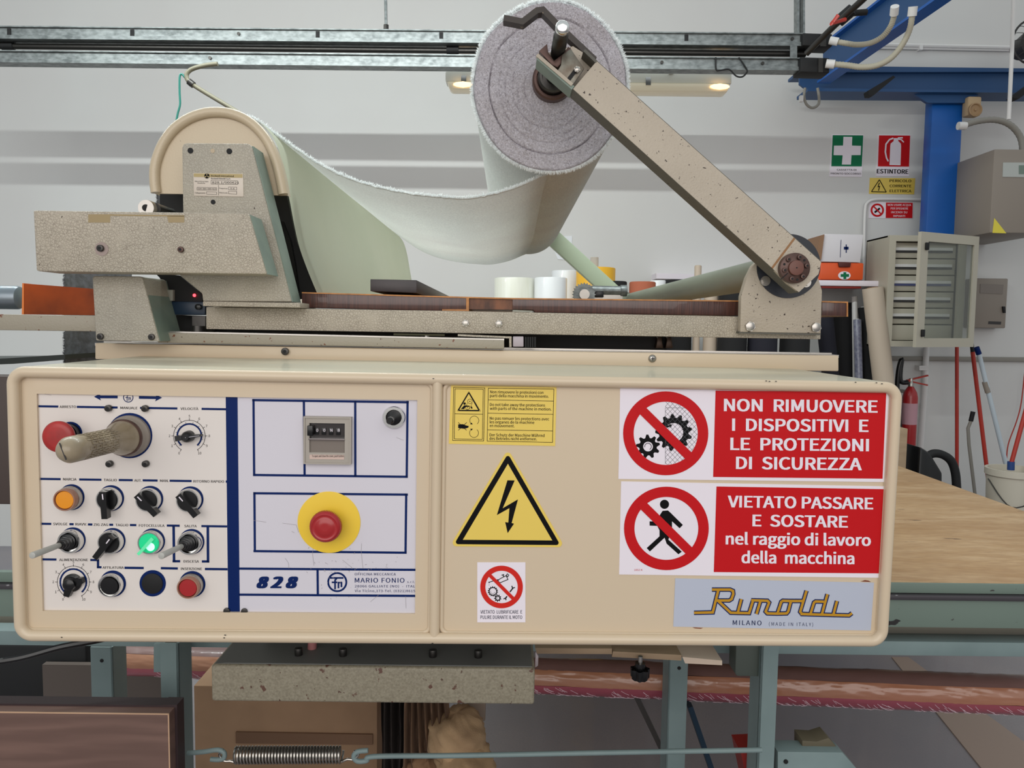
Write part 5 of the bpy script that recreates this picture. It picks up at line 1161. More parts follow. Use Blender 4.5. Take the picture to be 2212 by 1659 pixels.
# maker plate
t = decal('maker_plate', 'silver metal plate with gold script lettering at the lower right of the cabinet', [J_(232, 195), J_(1928, 232), J_(1900, 640), J_(215, 607)], silverplate)
strokes = [[(392, 489), (552, 485), (600, 292)], [(545, 291), (700, 291), (724, 302), (727, 330), (712, 372), (692, 384), (582, 384)], [(596, 385), (705, 488), (765, 490), (796, 372)], [(765, 490), (862, 492), (897, 380)],
    [(880, 382), (960, 384), (925, 500)], [(950, 384), (1018, 386), (1033, 402), (1003, 478), (1018, 494), (1105, 496), (1182, 494), (1196, 478), (1216, 400), (1208, 388), (1150, 386), (1136, 396), (1106, 488)], [(1210, 388), (1318, 388)], [(1352, 300), (1298, 480), (1312, 498), (1395, 502)],
    [(1385, 500), (1416, 402), (1430, 392), (1500, 394)], [(1530, 330), (1484, 498)], [(1300, 499), (1580, 508), (1612, 388)], [(1575, 508), (1715, 511), (1740, 492)]]
for nm, w_, mm, yy in (('dark_outline', 9.8, navy, Y1), ('gold_script', 5.4, gold, Y2)):
    g = G(CF)
    for k, s_ in enumerate(strokes):
        s_ = list(s_)
        g.dpath([J_(*p) for p in s_], w_, yy - k * 1.6e-5)
        for p in s_[1:-1]: g.ddisc(J_(*p), w_ / 2, yy - k * 1.6e-5 - 8e-6, 14)
    mesh(nm, g, mm, t)
g = G(CF); g.text('MILANO', *J_(722, 592), *J_(968, 596), 10, Y1, .015, 0, 1.1); g.text('(MADE IN ITALY)', *J_(1032, 598), *J_(1408, 603), 7.2, Y1, 0, 0, 1.15)
mesh('small_lettering', g, mat('plate_ink', (36, 46, 84), .5), t)
for c4 in ([J_(378, 613), J_(400, 622), J_(450, 625), J_(470, 618)], [J_(1815, 222), J_(1850, 210), J_(1880, 214), J_(1902, 226)]):
    mesh('rust_spot', G(CF).dpoly(c4, YF - .0004), mat('rust', (120, 56, 34), .8), t)
# ============================================================ SPREADING MACHINE ABOVE THE CABINET
mp_ = lambda px, py, y: MF.at(px, py, y)
def hexbolt(p, r, m, parent, name='bolt', h=.006, washer=False, lab=None):
    g = G().cyl(p, p + Vector((0, -h, 0)), r, n=6)
    o = mesh(name, g, m, parent, lab)
    if washer: mesh('washer', G().cyl(p, p + Vector((0, -.0015, 0)), r * 1.35, n=24), m, o)
    else: mesh('bolt_dome', G().lathe(p + Vector((0, -h, 0)), (0, -1, 0), [(0, r * .85), (.0008, r * .6)], 20), m, o)
    return o
def capscrew(p, r, parent, m=darksteel, name='cap_screw', h=.006):
    o = mesh(name, G().cyl(p, p + Vector((0, -h, 0)), r, n=20, b=r * .12), m, parent)
    mesh('hex_socket', G().cyl(p + Vector((0, -h + .0005, 0)), p + Vector((0, -h - .0005, 0)), r * .5, n=6), blackm, o); return o

# beige upstand strip and steel guide track behind the cabinet top
yu = 1.295
t = thing('beige_upstand', 'long beige strip standing along the back of the cabinet top', 'machine cover', mp_(1000, 785, yu), MF)
mesh('strip', G().pp([(205, 741), (1090, 757), (1812, 768), (1812, 802), (205, 776)], yu, yu + .02, .002), beige, t)
capscrew(mp_(617, 759, yu), .0062, t); p = mp_(1409, 774.5, yu)
s_ = mesh('cross_screw', G().lathe(p, (0, -1, 0), [(0, .0068), (.002, .0066), (.004, .005), (.0048, .002)], 24), steel, t)
g = G().box(p.x - .003, p.x + .003, p.y - .0054, p.y - .004, p.z - .0007, p.z + .0007); g.box(p.x - .0007, p.x + .0007, p.y - .0054, p.y - .004, p.z - .003, p.z + .003); mesh('cross_slot', g, blackm, s_)
t = thing('guide_track', 'flat steel guide track lying behind the beige strip', 'guide rail', mp_(1400, 760, 1.33), MF)
a = mp_(205, 742, 1.316); b_ = mp_(1812, 768, 1.316)
g = G().prism([(a.x, a.z - .004), (b_.x, b_.z - .004), (b_.x, b_.z + .001), (a.x, a.z + .001)], 1.316, 1.37)
g.prism([(a.x, a.z), (b_.x, b_.z), (b_.x, b_.z + .0035), (a.x, a.z + .0035)], 1.345, 1.352)
mesh('track', g, steel, t)
# lower rail
t = thing('lower_guide_rail', 'grey rust-flecked rail lying just above the beige strip on the left', 'guide rail', mp_(700, 745, 1.29), MF)
mesh('rail', G().pp([(340, 718), (1089, 735), (1089, 754), (340, 740)], 1.285, 1.33, .0015), rustgrey, t)
mesh('rail_edge', G().pp([(340, 715), (1089, 732), (1089, 735.5), (340, 718.5)], 1.292, 1.335), steel, t)
mesh('end_tab', G().pp([(989, 722), (1105, 727), (1105, 750), (1100, 750), (1100, 731), (989, 726)], 1.30, 1.32), crackle, t)
mesh('small_bolt', G().cyl(mp_(922, 731, 1.31), mp_(922, 725, 1.31), .004, n=6), steel, t)
t = thing('slide_block', 'pale square block with black pleats between beam and lower rail', 'machine part', mp_(1130, 748, 1.31), MF)
mesh('pale_block', G().pp([(1108, 727), (1131, 727), (1131, 749), (1108, 749)], 1.30, 1.34, .001), mat('lilac_block', (176, 166, 174), .4), t)
for k in range(5): mesh('pleat', G().pp([(1134 + k * 5, 728), (1137.5 + k * 5, 728), (1137.5 + k * 5, 750), (1134 + k * 5, 750)], 1.30, 1.34), blackm, t)
# dark machinery behind the gap
t = thing('drive_housing', 'black machine housing in the dark gap under the long beam', 'machine housing', mp_(1200, 740, 1.42), MF)
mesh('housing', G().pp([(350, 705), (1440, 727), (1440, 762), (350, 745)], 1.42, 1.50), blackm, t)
mesh('green_strip', G().pp([(850, 720), (960, 722), (960, 726), (850, 724)], 1.40, 1.41), guardgreen, t)
for x in (1425, 1446): mesh('clamp', G().pp([(x - 4, 728), (x + 4, 728), (x + 8, 752), (x - 8, 752)], 1.40, 1.42, .001), mat('bronze_clamp', (66, 50, 40), .4, metal=.6), t)

# long beam
yb = 1.31
t = thing('long_beam', 'long crackled grey beam running across above the cabinet', 'machine beam', mp_(1100, 720, yb), MF)
mesh('beam', G().pp([(445, 663), (1000, 672), (1773, 687), (1773, 733), (1220, 723.5), (445, 711)], yb, yb + .05, .0015), crackle, t)
for c in ((1005.9, 698.3), (1077.6, 699.3)): hexbolt(mp_(c[0], c[1], yb), .0062, steel, t, lab=None)
mesh('spacer', G().pp([(415, 683), (443, 683), (443, 714), (415, 714)], 1.33, 1.36), darksteel, t); mesh('washer_stack', G().cyl(mp_(428, 716, 1.33), mp_(428, 704, 1.33), .012), darksteel, t)

# laminate board
yl = 1.325
t = thing('laminate_board', 'brown laminated board resting on the long beam', 'board', mp_(1200, 670, yl), MF)
mesh('left_strip', G().pp([(652, 633), (1008, 643.5), (1008, 668.5), (956, 668), (953, 671.5), (652, 664)], yl, 1.55, .0006), laminate, t)
mesh('worn_section', G().pp([(1013, 645), (1108, 647), (1108, 669), (1013, 668)], yl + .004, 1.55), lamworn, t)
mesh('right_strip', G().pp([(1107, 646), (1600, 651), (1600, 682), (1156, 674.5), (1152, 669.5), (1107, 668)], yl, 1.55, .0006), laminate, t)
mesh('top_edge', G().pp([(652, 631), (1008, 641), (1107, 643.5), (1600, 649), (1600, 651.5), (1107, 646.5), (1008, 644), (652, 633.5)], yl - .001, 1.56), lamedge, t)
mesh('joint_edge', G().pp([(1007, 644), (1013, 644), (1013, 672), (955, 671), (955, 668), (1007, 668)], yl - .0008, 1.5), lamedge, t)
mesh('right_end', G().pp([(1776, 652.5), (1830, 654), (1830, 683), (1776, 682)], yl, 1.6, .001), laminate, t)
mesh('end_edge', G().pp([(1776, 650), (1832, 651.5), (1832, 684), (1829, 684), (1829, 654.5), (1776, 652.8)], yl - .001, 1.6), lamedge, t)
t = thing('black_bar', 'black rectangular bar lying on the brown laminated board', 'bar', mp_(850, 632, 1.345), MF)
mesh('bar', G().pp([(800, 603), (900, 605), (900, 633), (800, 629)], 1.345, 2.3, .001), mat('black_bar_face', (58, 50, 52), .4, mottle=[(80, (40, 36, 38), .6)], stretch=(.4, .2, 1)), t)

# --- bracket plate and arm pivot
yk = 1.29
t = thing('pivot_bracket', 'grey bracket plate bolted to the right end of the long beam', 'bracket', mp_(1690, 720, yk), MF)
mesh('plate', G().pp([(1599, 717), (1601, 640), (1613, 600), (1626, 574), (1640, 560), (1700, 522), (1744, 522), (1752, 548), (1776, 628), (1773, 720)], yk, yk + .016, .001), fleck, t)
mesh('plate_edge', G().pp([(1597, 716), (1773, 719), (1773, 724), (1597, 720)], yk + .002, yk + .02), undergr, t)
c = mp_(1704, 575, yk - .003); mesh('dark_disc', G().cyl(c, c + Vector((0, .004, 0)), 68 / FPX * yk, n=64), mat('navy_black_disc', (30, 34, 44), .45), t)
for p in ((1619, 705), (1761, 707)): hexbolt(mp_(*p, yk), .0085, steel, t)
for p in ((1653, 607), (1741, 610)): hexbolt(mp_(p[0], p[1], yk - .004), .0062, steel, t, washer=True)

ya = 1.22
arm = thing('roll_support', 'long slanting grey arm holding the fabric roll', 'machine arm', mp_(1718, 578, ya), MF)
U0, U1, L1_, L0 = (1289, 132), (1774, 566), (1726, 631), (1238, 192)
def onl(a, c, f): return (a[0] + (c[0] - a[0]) * f, a[1] + (c[1] - a[1]) * f)
mesh('arm_face', G().pp([U0, onl(U0, U1, .88), onl(L0, L1_, .88), L0], ya, ya + .004), fleck, arm)
mesh('joint_face', G().pp([onl(U0, U1, .885), U1, (1768, 592), L1_, (1700, 612), onl(L0, L1_, .885)], ya - .001, ya + .006), fleck, arm)
mesh('joint_seam', G().pp([onl(U0, U1, .878), onl(U0, U1, .886), onl(L0, L1_, .886), onl(L0, L1_, .878)], ya - .0005, ya + .002), mat('rust_seam', (150, 110, 74), .7), arm)
g = G()
for a, c, s_ in ((L0, L1_, -1), (U0, U1, 1)):
    d = (Vector(c) - Vector(a)).normalized(); n = Vector((d.y, -d.x)) * 1.2 * s_
    g.pp([a, c, (c[0] + n.x, c[1] + n.y), (a[0] + n.x, a[1] + n.y)], ya + .001, ya + .045)
mesh('arm_flange', g, undergr, arm)
# upper open end of the channel
mesh('end_channel', G().pp([(1225, 103), (1238, 100), (1289, 132), (1238, 192), (1160, 128), (1170, 118)], ya + .034, ya + .04), fleck, arm)
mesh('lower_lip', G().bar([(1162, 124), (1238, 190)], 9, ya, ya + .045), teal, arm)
mesh('lip_face', G().bar([(1160, 118), (1236, 183)], 7, ya - .002, ya + .004), fleck, arm)
mesh('notch_block', G().pp([(1164, 110), (1182, 94), (1184, 112), (1197, 131), (1216, 116), (1228, 100), (1236, 108), (1222, 128), (1204, 146), (1192, 140)], ya + .006, ya + .03, .001), brownsteel, arm)
mesh('slotted_plate', G().pp([(1214, 118), (1233, 105), (1262, 148), (1234, 188), (1200, 160), (1212, 140)], ya + .0, ya + .008, .0008), mat('worn_zinc', (128, 126, 116), .4, metal=.6, mottle=[(60, (84, 66, 52), .8)]), arm)
mesh('slot', G().bar([(1228, 172), (1248, 146)], 8, ya - .0012, ya), blackm, arm)
hexbolt(mp_(1246, 152, ya - .001), .0048, steel, arm)
mesh('upper_lip', G().bar([(1289, 134), (1262, 108)], 6, ya, ya + .04), undergr, arm)
# bent catch bar
mesh('catch_bar', G().bar([(1285, 128), (1238, 84), (1200, 48), (1173, 20), (1160, 22), (1129, 46), (1088, 38)], 12, ya + .036, ya + .058), mat('dark_bent_bar', (54, 46, 40), .5, speck=[(60, .66, (130, 112, 92))]), arm)
# pivot flange
c = mp_(1718, 579, ya - .012)
fl = mesh('pivot_flange', G().lathe(c, (0, 1, 0), [(0, .0225), (.001, .0238), (.012, .0238)], 48), brownsteel, arm)
mesh('shaft_end', G().cyl(c + Vector((0, -.006, 0)), c + Vector((0, .002, 0)), .0118, n=36, b=.001), mat('brown_shaft', (108, 68, 58), .5), fl)
mesh('centre_hole', G().cyl(c + Vector((0, -.0065, 0)), c + Vector((0, -.005, 0)), .0012, n=10), blackm, fl)
for k in range(6):
    a = R(12 + 60 * k); p = c + Vector((math.cos(a) * .0178, 0, math.sin(a) * .0178)); capscrew(p, .0038, arm, brownsteel, 'flange_screw', .004)
for k in range(3):
    a = R(42 + 120 * k); p = c + Vector((math.cos(a) * .0185, -.0005, math.sin(a) * .0185)); mesh('flange_hole', G().cyl(p, p + Vector((0, .002, 0)), .0019, n=10), blackm, fl)
mesh('flange_slot', G().beam(c + Vector((-.0115, -.001, -.008)), c + Vector((-.0225, -.001, -.018)), .0012, .0012), blackm, fl)
# tube joining near and far arm, far arm, motor
pv = mp_(1718, 578, 1.22); YFAR = 3.02
t = thing('torque_tube', 'thick grey-green tube running back from the arm pivot', 'tube', (pv.x, 2.0, pv.z), MF)
mesh('tube', G().cyl((pv.x, 1.306, pv.z), (pv.x, YFAR, pv.z), .0275, n=40), mat('grey_green_tube', (136, 142, 126), .5, mottle=[(9, (108, 112, 98), .8)], stretch=(1, .3, 1)), t)
ca = mp_(1192, 180, 1.40)
t = thing('far_roll_support', 'pale green slanting arm at the far end of the fabric roll', 'machine arm', (pv.x, YFAR, pv.z), MF)
d = (Vector((ca.x, 0, ca.z)) - Vector((pv.x, 0, pv.z))).normalized(); n = Vector((-d.z, 0, d.x))
o = Vector((pv.x, 0, pv.z)); e = Vector((ca.x, 0, ca.z)); hw = .031
mesh('arm_face', G().prism([((o - d * .03 + n * hw).x, (o - d * .03 + n * hw).z), ((o - d * .03 - n * hw).x, (o - d * .03 - n * hw).z), ((e - n * hw).x, (e - n * hw).z), ((e + n * hw).x, (e + n * hw).z)], YFAR, YFAR + .045, .003), mat('pale_green_arm', (178, 192, 166), .5), t)
mesh('pivot_disc', G().cyl((pv.x, YFAR - .01, pv.z), (pv.x, YFAR, pv.z), .04, n=32), undergr, t)
ym = 2.75
t = thing('far_beam', 'grey beam at the far side of the machine carrying the zinc motor', 'machine beam', (0, 2.9, mp_(1290, 690, 2.9).z), MF)
mesh('beam', G().box(mp_(500, 660, 2.9).x, pv.x + .06, 2.70, 3.06, mp_(1290, 686, 2.9).z, mp_(1290, 657, 2.9).z, .002), crackle, t)
t = thing('far_motor', 'small zinc motor with a toothed disc at the far end of the machine', 'motor', mp_(1290, 640, ym), MF)
c = mp_(1262, 636, ym - .03)
g = G(); P = []
for i in range(72):
    a = 2 * math.pi * i / 72; r = .037 if i % 3 else .042; P.append((c.x + r * math.cos(a), c.z + r * math.sin(a)))
g.prism(P, ym - .03, ym - .01); mesh('toothed_disc', g, galv, t)
mesh('hub', G().cyl(c, c - Vector((0, .012, 0)), .018), steel, t)
mesh('motor_body', G().cyl(mp_(1276, 627, ym), mp_(1342, 628, ym), .0165, n=28), galv, t); mesh('motor_cap', G().cyl(mp_(1340, 628, ym), mp_(1354, 628, ym), .0205, n=28, b=.002), galv, t)
mesh('motor_foot', G().pp([(1275, 632), (1345, 634), (1345, 660), (1275, 660)], ym - .005, ym + .03), steel, t); mesh('connector', G().pp([(1285, 629), (1304, 629), (1304, 642), (1285, 642)], ym - .02, ym - .008, .001), blackp, t)

# ------------------------------------------------------------ fabric roll
YR0 = 1.40; YR1 = 3.0
rc = mp_(1188, 188, YR0); RX = 162 / FPX * YR0; RZ = 174 / FPX * YR0
roll = thing('fabric_roll', 'big roll of pale towelling fabric with its spiral end facing us', 'fabric roll', (rc.x, YR0 + .5, rc.z - RZ), MF)
NR, NA = 64, 220; rows = []
rings_ = [.33, .42, .49, .58, .66, .79]
for i in range(NR + 1):
    u = .16 + .84 * i / NR; row = []
    for j in range(NA + 1):
        a = 2 * math.pi * j / NA; q = Vector((math.cos(a), math.sin(a), 0))
        wob = 1 + .018 * noise.noise(q * 1.7 + Vector((0, 0, 3))) + (.008 * noise.noise(q * 14 + Vector((0, 0, 9))) if i > NR - 3 else 0)
        y = .006 * noise.noise(Vector((q.x * u * 3, q.y * u * 3, 1))) + .0016 * noise.noise(Vector((q.x * u * 60, q.y * u * 60, 1)))
        ue = u + .012 * noise.noise(Vector((q.x * 1.5, q.y * 1.5, 7))) + .010 * (a / (2 * math.pi) - .5)
        for k, rg in enumerate(rings_):
            dd = abs(ue - rg)
            if dd < .009: y += (.007 if rg == .79 else .0022) * (1 - dd / .009)
        if i == NR: y += .006
        y -= .012 * (1 - u) * 0 + (.004 if i < NR - 1 else 0)
        row.append(Vector((rc.x + RX * u * wob * q.x, YR0 + y, rc.z + RZ * u * wob * q.y)))
    rows.append(row)
mesh('spiral_end', G().grid(rows), terry, roll, 'grey-lilac spiral end of the roll', smooth=80)
rows = []
for i in range(12):
    f = i / 11; row = []
    for j in range(NA + 1):
        a = 2 * math.pi * j / NA; q = Vector((math.cos(a), math.sin(a), 0)); wob = 1 + .018 * noise.noise(q * 1.7 + Vector((0, 0, 3)))
        k = wob * (1 - .004 * (i == 0)); row.append(Vector((rc.x + RX * k * q.x, YR0 + .003 + (YR1 - YR0) * f, rc.z + RZ * k * q.y)))
    rows.append(row)
mesh('roll_body', G().grid(rows), fabric, roll, smooth=80)
rnd = random.Random(11)
def tuft(g, p, d, L_, w_):
    d = d.normalized(); s_ = d.orthogonal().normalized(); s_.rotate(Matrix.Rotation(rnd.uniform(0, 6.28), 3, d)); b2 = p + d * L_ * .6 + s_ * w_ * .5; e = p + d * L_ + s_ * w_ * rnd.uniform(-2, 3)
    q2 = d.cross(s_)
    g.add([p - s_ * w_, p + s_ * w_, b2 + s_ * w_ * .8, b2 - s_ * w_ * .8, e, p + q2 * w_, p - q2 * w_], [[0, 1, 2, 3], [3, 2, 4], [5, 2, 4], [5, 6, 3, 4]])
g = G(); g2 = G()
for i in range(5200):
    a = rnd.uniform(0, 2 * math.pi); q = Vector((math.cos(a), math.sin(a), 0)); wob = 1 + .018 * noise.noise(q * 1.7 + Vector((0, 0, 3)))
    p = Vector((rc.x + RX * wob * q.x * .995, YR0 - .003 + rnd.uniform(-.002, .006), rc.z + RZ * wob * q.y * .995))
    tuft(g, p, Vector((q.x, -rnd.uniform(.0, .5), q.y)), rnd.uniform(.002, .0085), .0006)
mesh('edge_fuzz', g, fringe, roll, 'white fuzzy rim of the roll', kind='stuff', smooth=0)
for i in range(9000):
    a = rnd.uniform(0, 2 * math.pi); u = math.sqrt(rnd.uniform(.1, 1)); q = Vector((math.cos(a), math.sin(a), 0))
    p = Vector((rc.x + RX * q.x * u, YR0 - .0035 + .006 * noise.noise(Vector((q.x * u * 3, q.y * u * 3, 1))), rc.z + RZ * q.y * u))
    tuft(g2, p, Vector((rnd.uniform(-.8, .8), -1, rnd.uniform(-1, .6))), rnd.uniform(.001, .003), .0004)
mesh('end_pile', g2, terry, roll, kind='stuff', smooth=0)
# core hub, shaft
t = thing('roll_shaft', 'steel shaft with bright rounded tip sticking out of the fabric roll', 'shaft', mp_(1195, 180, 1.3), MF)
sc = mp_(1193, 180, 1.40)
for r0, r1, y0, y1, mm, nm in ((.036, .034, 1.375, 1.41, brownsteel, 'hub_flange'), (.027, .025, 1.360, 1.38, darksteel, 'hub_ring')):
    mesh(nm, G().lathe((sc.x, y1, sc.z), (0, -1, 0), [(0, r0), (y1 - y0 - .003, r0), (y1 - y0, r0 - .003), (y1 - y0, r1 - .005), (y1 - y0 - .006, r1 - .006), (y1 - y0 - .006, .012)], 44), mm, t)
mesh('shaft_rod', G().lathe((sc.x, 1.42, sc.z), (0, -1, 0), [(0, .0125), (.12, .0125), (.122, .0112), (.245, .0112), (.247, .0098), (.270, .0098)], 28), darksteel, t)
mesh('shaft_tip', G().lathe((sc.x, 1.152, sc.z), (0, -1, 0), [(0, .0096), (.002, .0102), (.010, .0102), (.012, .009), (.013, .0065), (.0132, .003)], 28), chrome, t)

# ------------------------------------------------------------ hanging fabric web
YN = 1.425; YFB = 3.0
prof = [(505, 246), (545, 258), (585, 286), (640, 326), (700, 364), (760, 390), (830, 409), (900, 420), (960, 425), (1010, 427), (1060, 420), (1110, 407), (1160, 386), (1215, 362), (1268, 335), (1308, 300), (1334, 255), (1345, 205)]
P = catmull([mp_(x, y, YN) for x, y in prof], 7); rows = []
ND = 40
for i in range(ND + 1):
    f = i / ND; row = []
    for k, p in enumerate(P):
        s_ = k / (len(P) - 1); edge = math.sin(math.pi * min(1, s_ * 1.05))
        dz = -.012 * math.sin(math.pi * f) * edge * .3 + .004 * edge * noise.noise(Vector((s_ * 3, f * 2.5, 0))) 
        dx = .006 * edge * noise.noise(Vector((s_ * 2, f * 2, 5)))
        if f == 0: dz += .0022 * noise.noise(Vector((s_ * 90, 0, 0)))
        row.append(Vector((p.x + dx, YN + (YFB - YN) * f, p.z + dz)))
    rows.append(row)
web = thing('hanging_fabric', 'pale towelling fabric sagging from the roll to the rounded guard', 'fabric', mp_(1010, 427, 1.9), MF)
cl = mesh('cloth', G().grid(rows), fabric, web, smooth=80)

g = G(); edge = rows[0]
for i in range(7000):
    k = rnd.uniform(0, len(edge) - 1.01); a = edge[int(k)].lerp(edge[int(k) + 1], k % 1)
    kk = int(k); tn = (edge[kk + 1] - edge[kk]).normalized(); up = Vector((-tn.z, 0, tn.x)) if tn.x > 0 else Vector((tn.z, 0, -tn.x))
    lump = 1 + .9 * noise.noise(Vector((k * 1.3, 0, 0)))
    tuft(g, a + Vector((0, rnd.uniform(-.001, .008), 0)), up * rnd.uniform(.4, 1) + tn * rnd.uniform(-.8, .8) + Vector((0, rnd.uniform(-.9, .3), 0)), rnd.uniform(.003, .0085) * lump, .0006)
mesh('selvedge_fringe', g, fringe, web, 'white looped fringe along the near edge', kind='stuff', smooth=0)

# ------------------------------------------------------------ pale green guard body behind the dome
yg = 1.365
prof = [(560, 262), (592, 300), (612, 360), (625, 430), (643, 520), (663, 580), (690, 645)]
P = catmull([mp_(x, y, yg) for x, y in prof], 6); rows = [[Vector((p.x, yg + (YFB - yg) * i / 6, p.z)) for p in P] for i in range(7)]
t = thing('green_guard', 'pale green sheet guard curving down under the hanging fabric', 'machine guard', mp_(700, 640, 1.9), MF)
gg = mesh('sheet', G().grid(rows), guardgreen, t, smooth=60)
# dome end cap
yd = 1.335
out_ = [(333, 418), (330, 395), (330, 365), (337, 335), (352, 302), (376, 272), (408, 250), (440, 239), (468, 236), (500, 239), (532, 251), (560, 272), (584, 302), (601, 340), (612, 380), (620, 422)]
t = thing('dome_guard', 'rounded beige end guard on the left with chipped enamel rim', 'machine guard', mp_(470, 420, yd + .04), MF)
Po = [mp_(x, y, yd) for x, y in out_]; Pc = catmull(Po, 5)
mesh('dome_face', G().prism([(p.x, p.z) for p in Pc], yd, yd + .006), guardm, t)
rim_r = .0085; cx_ = sum(p.x for p in Pc) / len(Pc); cz_ = Po[0].z + .02
g = G().tube([Vector((p.x + (cx_ - p.x) * .045, yd - .003, p.z + (cz_ - p.z) * .045)) for p in Pc], rim_r, 14)
mesh('rim_bead', g, guardm, t, smooth=60)
rows = [[Vector((p.x, y, p.z)) for p in Pc] for y in (yd, yd + .022)]
mesh('dome_skirt', G().grid(rows), guardm, t, smooth=60)
# black inner plate and dark space under the dome
t = thing('black_side_plate', 'black plate behind the grey tower, under the rounded guard', 'machine plate', mp_(560, 640, 1.40), MF)
mesh('plate', G().pp([(345, 405), (618, 415), (640, 520), (690, 645), (440, 650), (440, 470), (345, 455)], 1.405, 1.42), blackm, t)
mesh('rib', G().bar([(606, 480), (622, 520), (632, 570), (640, 630)], 10, 1.395, 1.405), blackp, t)

# ------------------------------------------------------------ grey tower plate
yt = 1.27
t = thing('tower_plate', 'tall grey hammered-enamel tower plate carrying the name plate', 'machine frame', mp_(530, 650, yt), MF)
mesh('plate', G().pp([(393, 318), (396, 311), (403, 309), (534, 310), (541, 313), (545, 320), (630, 652), (438, 651), (436, 634), (388, 595), (395, 458)], yt, yt + .05, .002, 3), hammer, t)
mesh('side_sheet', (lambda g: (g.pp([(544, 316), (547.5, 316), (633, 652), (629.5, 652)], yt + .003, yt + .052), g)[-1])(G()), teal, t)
for c in ((411.5, 325.5), (495.5, 327)):
    p = mp_(*c, yt); mesh('bolt_hole', G().cyl(p + Vector((0, -.0006, 0)), p + Vector((0, .004, 0)), .0046, n=24), blackm, t)
p = mp_(459.5, 326, yt); mesh('plugged_hole', G().cyl(p + Vector((0, -.0006, 0)), p + Vector((0, .002, 0)), .0034, n=20), mat('beige_plug', (190, 172, 146), .6), t)
p = mp_(460.5, 436.5, yt); mesh('bolt_hole', G().cyl(p + Vector((0, -.0006, 0)), p + Vector((0, .004, 0)), .0038, n=24), blackm, t)
np_ = mesh('name_plate', G().pp([(417.5, 373.5), (525, 375), (526, 425), (419, 423)], yt - .0012, yt, .0004), labelp, t, 'small cream and gold name plate')
Y_ = yt - .0015; K_ = zmap(.18083, 300, 120)
mesh('gold_band', G().dpoly([(418.5, 374.5), (524, 376), (524, 384), (418.5, 382)], Y_), labelgold, np_)
g = G(); cc = K_(812, 1438); g.ddisc(cc, 5.6, Y_ - .0002); 
g.text('Rockwell International', *K_(862, 1446), *K_(1135, 1451), 3.6, Y_ - .0002, .02); g.text('Rockwell-Rimoldi S.p.A.', *K_(862, 1476), *K_(1095, 1480), 3, Y_ - .0002, .01)
g.dframe([K_(862, 1490), K_(1180, 1496), K_(1180, 1540), K_(862, 1536)], .5, Y_ - .0002); g.text('828.1/000621', *K_(875, 1528), *K_(1195, 1532), 4.6, Y_ - .0002)
g.text('Macchina tipo', *K_(668, 1508), *K_(830, 1510), 2.4, Y_ - .0002); g.text('Modello', *K_(700, 1528), *K_(790, 1530), 2.2, Y_ - .0002)
Z_ = zmap(.31646, 0, 380)
for (x0, y0, x1, y1) in ((1345, 78, 1478, 96), (1560, 75, 1616, 94), (1560, 104, 1616, 122), (1410, 108, 1478, 124)): g.dframe([Z_(x0, y0), Z_(x1, y0 + 2), Z_(x1, y1 + 2), Z_(x0, y1)], .5, Y_ - .0002)
g.dline(Z_(1491, 62), Z_(1491, 132), .6, Y_ - .0002)
g.text('220-380-380-415', *Z_(1350, 92), *Z_(1474, 94), 3, Y_ - .0002); g.text('Frequenza', *Z_(1497, 88), *Z_(1552, 90), 2.6, Y_ - .0002); g.text('0.6', *Z_(1572, 90), *Z_(1600, 92), 3, Y_ - .0002); g.text('Collegamento', *Z_(1330, 120), *Z_(1402, 121), 2.8, Y_ - .0002); g.text('Matricola', *Z_(1497, 118), *Z_(1552, 120), 2.6, Y_ - .0002)
mesh('lettering', g, inkblack, np_)
g = G()
for k in range(3):
    a = R(90 + 120 * k); g.dpoly([(cc[0] + 5 * math.cos(a - .3), cc[1] - 5 * math.sin(a - .3)), (cc[0] + 5 * math.cos(a + .3), cc[1] - 5 * math.sin(a + .3)), cc], Y_ - .0004)
mesh('emblem_rays', g, labelgold, np_)
mesh('base_flange', G().pp([(438, 651), (648, 654), (648, 664.5), (438, 661)], yt - .004, yt + .1, .001), crackle, t)
# box arm across the tower
yx = 1.20
t = thing('cross_box', 'long grey box housing across the tower plate at the left', 'machine housing', mp_(330, 590, yx), MF)
mesh('box_body', G().pp([(72, 455), (80, 454.5), (534, 461), (538, 463), (576, 592), (84, 586), (78.5, 584)], yx, yx + .055, .0018, 3), crackle, t)
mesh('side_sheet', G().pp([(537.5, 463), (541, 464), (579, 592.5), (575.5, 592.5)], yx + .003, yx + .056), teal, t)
capscrew(mp_(218.5, 536.5, yx), .0052, t, darksteel, 'socket_screw', .005); p = mp_(220, 538, yx)
mesh('worn_ring', G().cyl(p, p + Vector((0, -.0008, 0)), .0105, n=28), mat('worn_ring_metal', (150, 134, 128), .4, metal=.3), t)
capscrew(mp_(392, 539.5, yx), .0045, t, brownsteel, 'socket_screw', .005)
g = G().dpoly([Z_(602, 262), Z_(752, 262), Z_(752, 318), Z_(602, 318)], yx - .0003); g.dpoly([Z_(752, 262), Z_(1258, 268), Z_(1258, 278), Z_(752, 272)], yx - .0003); g.dpoly([Z_(1140, 272), Z_(1258, 272), Z_(1258, 318), Z_(1150, 318)], yx - .0003)
mesh('tape_residue', g, mat('tape_residue', (158, 138, 100), .5), t)
mesh('pin_roller', G().lathe(mp_(315, 449, 1.225), (0, 1, 0), [(0, .006), (0, .0125), (.003, .013), (.05, .0125)], 28), steel, t)
mesh('pin_hole', G().cyl(mp_(315, 449, 1.2245), mp_(315, 449, 1.228), .0055, n=20), blackm, t)
mesh('black_roller', G().cyl(mp_(332, 452, 1.24), mp_(332, 452, 1.24) + Vector((0, .06, 0)), .011, n=20), blackp, t)
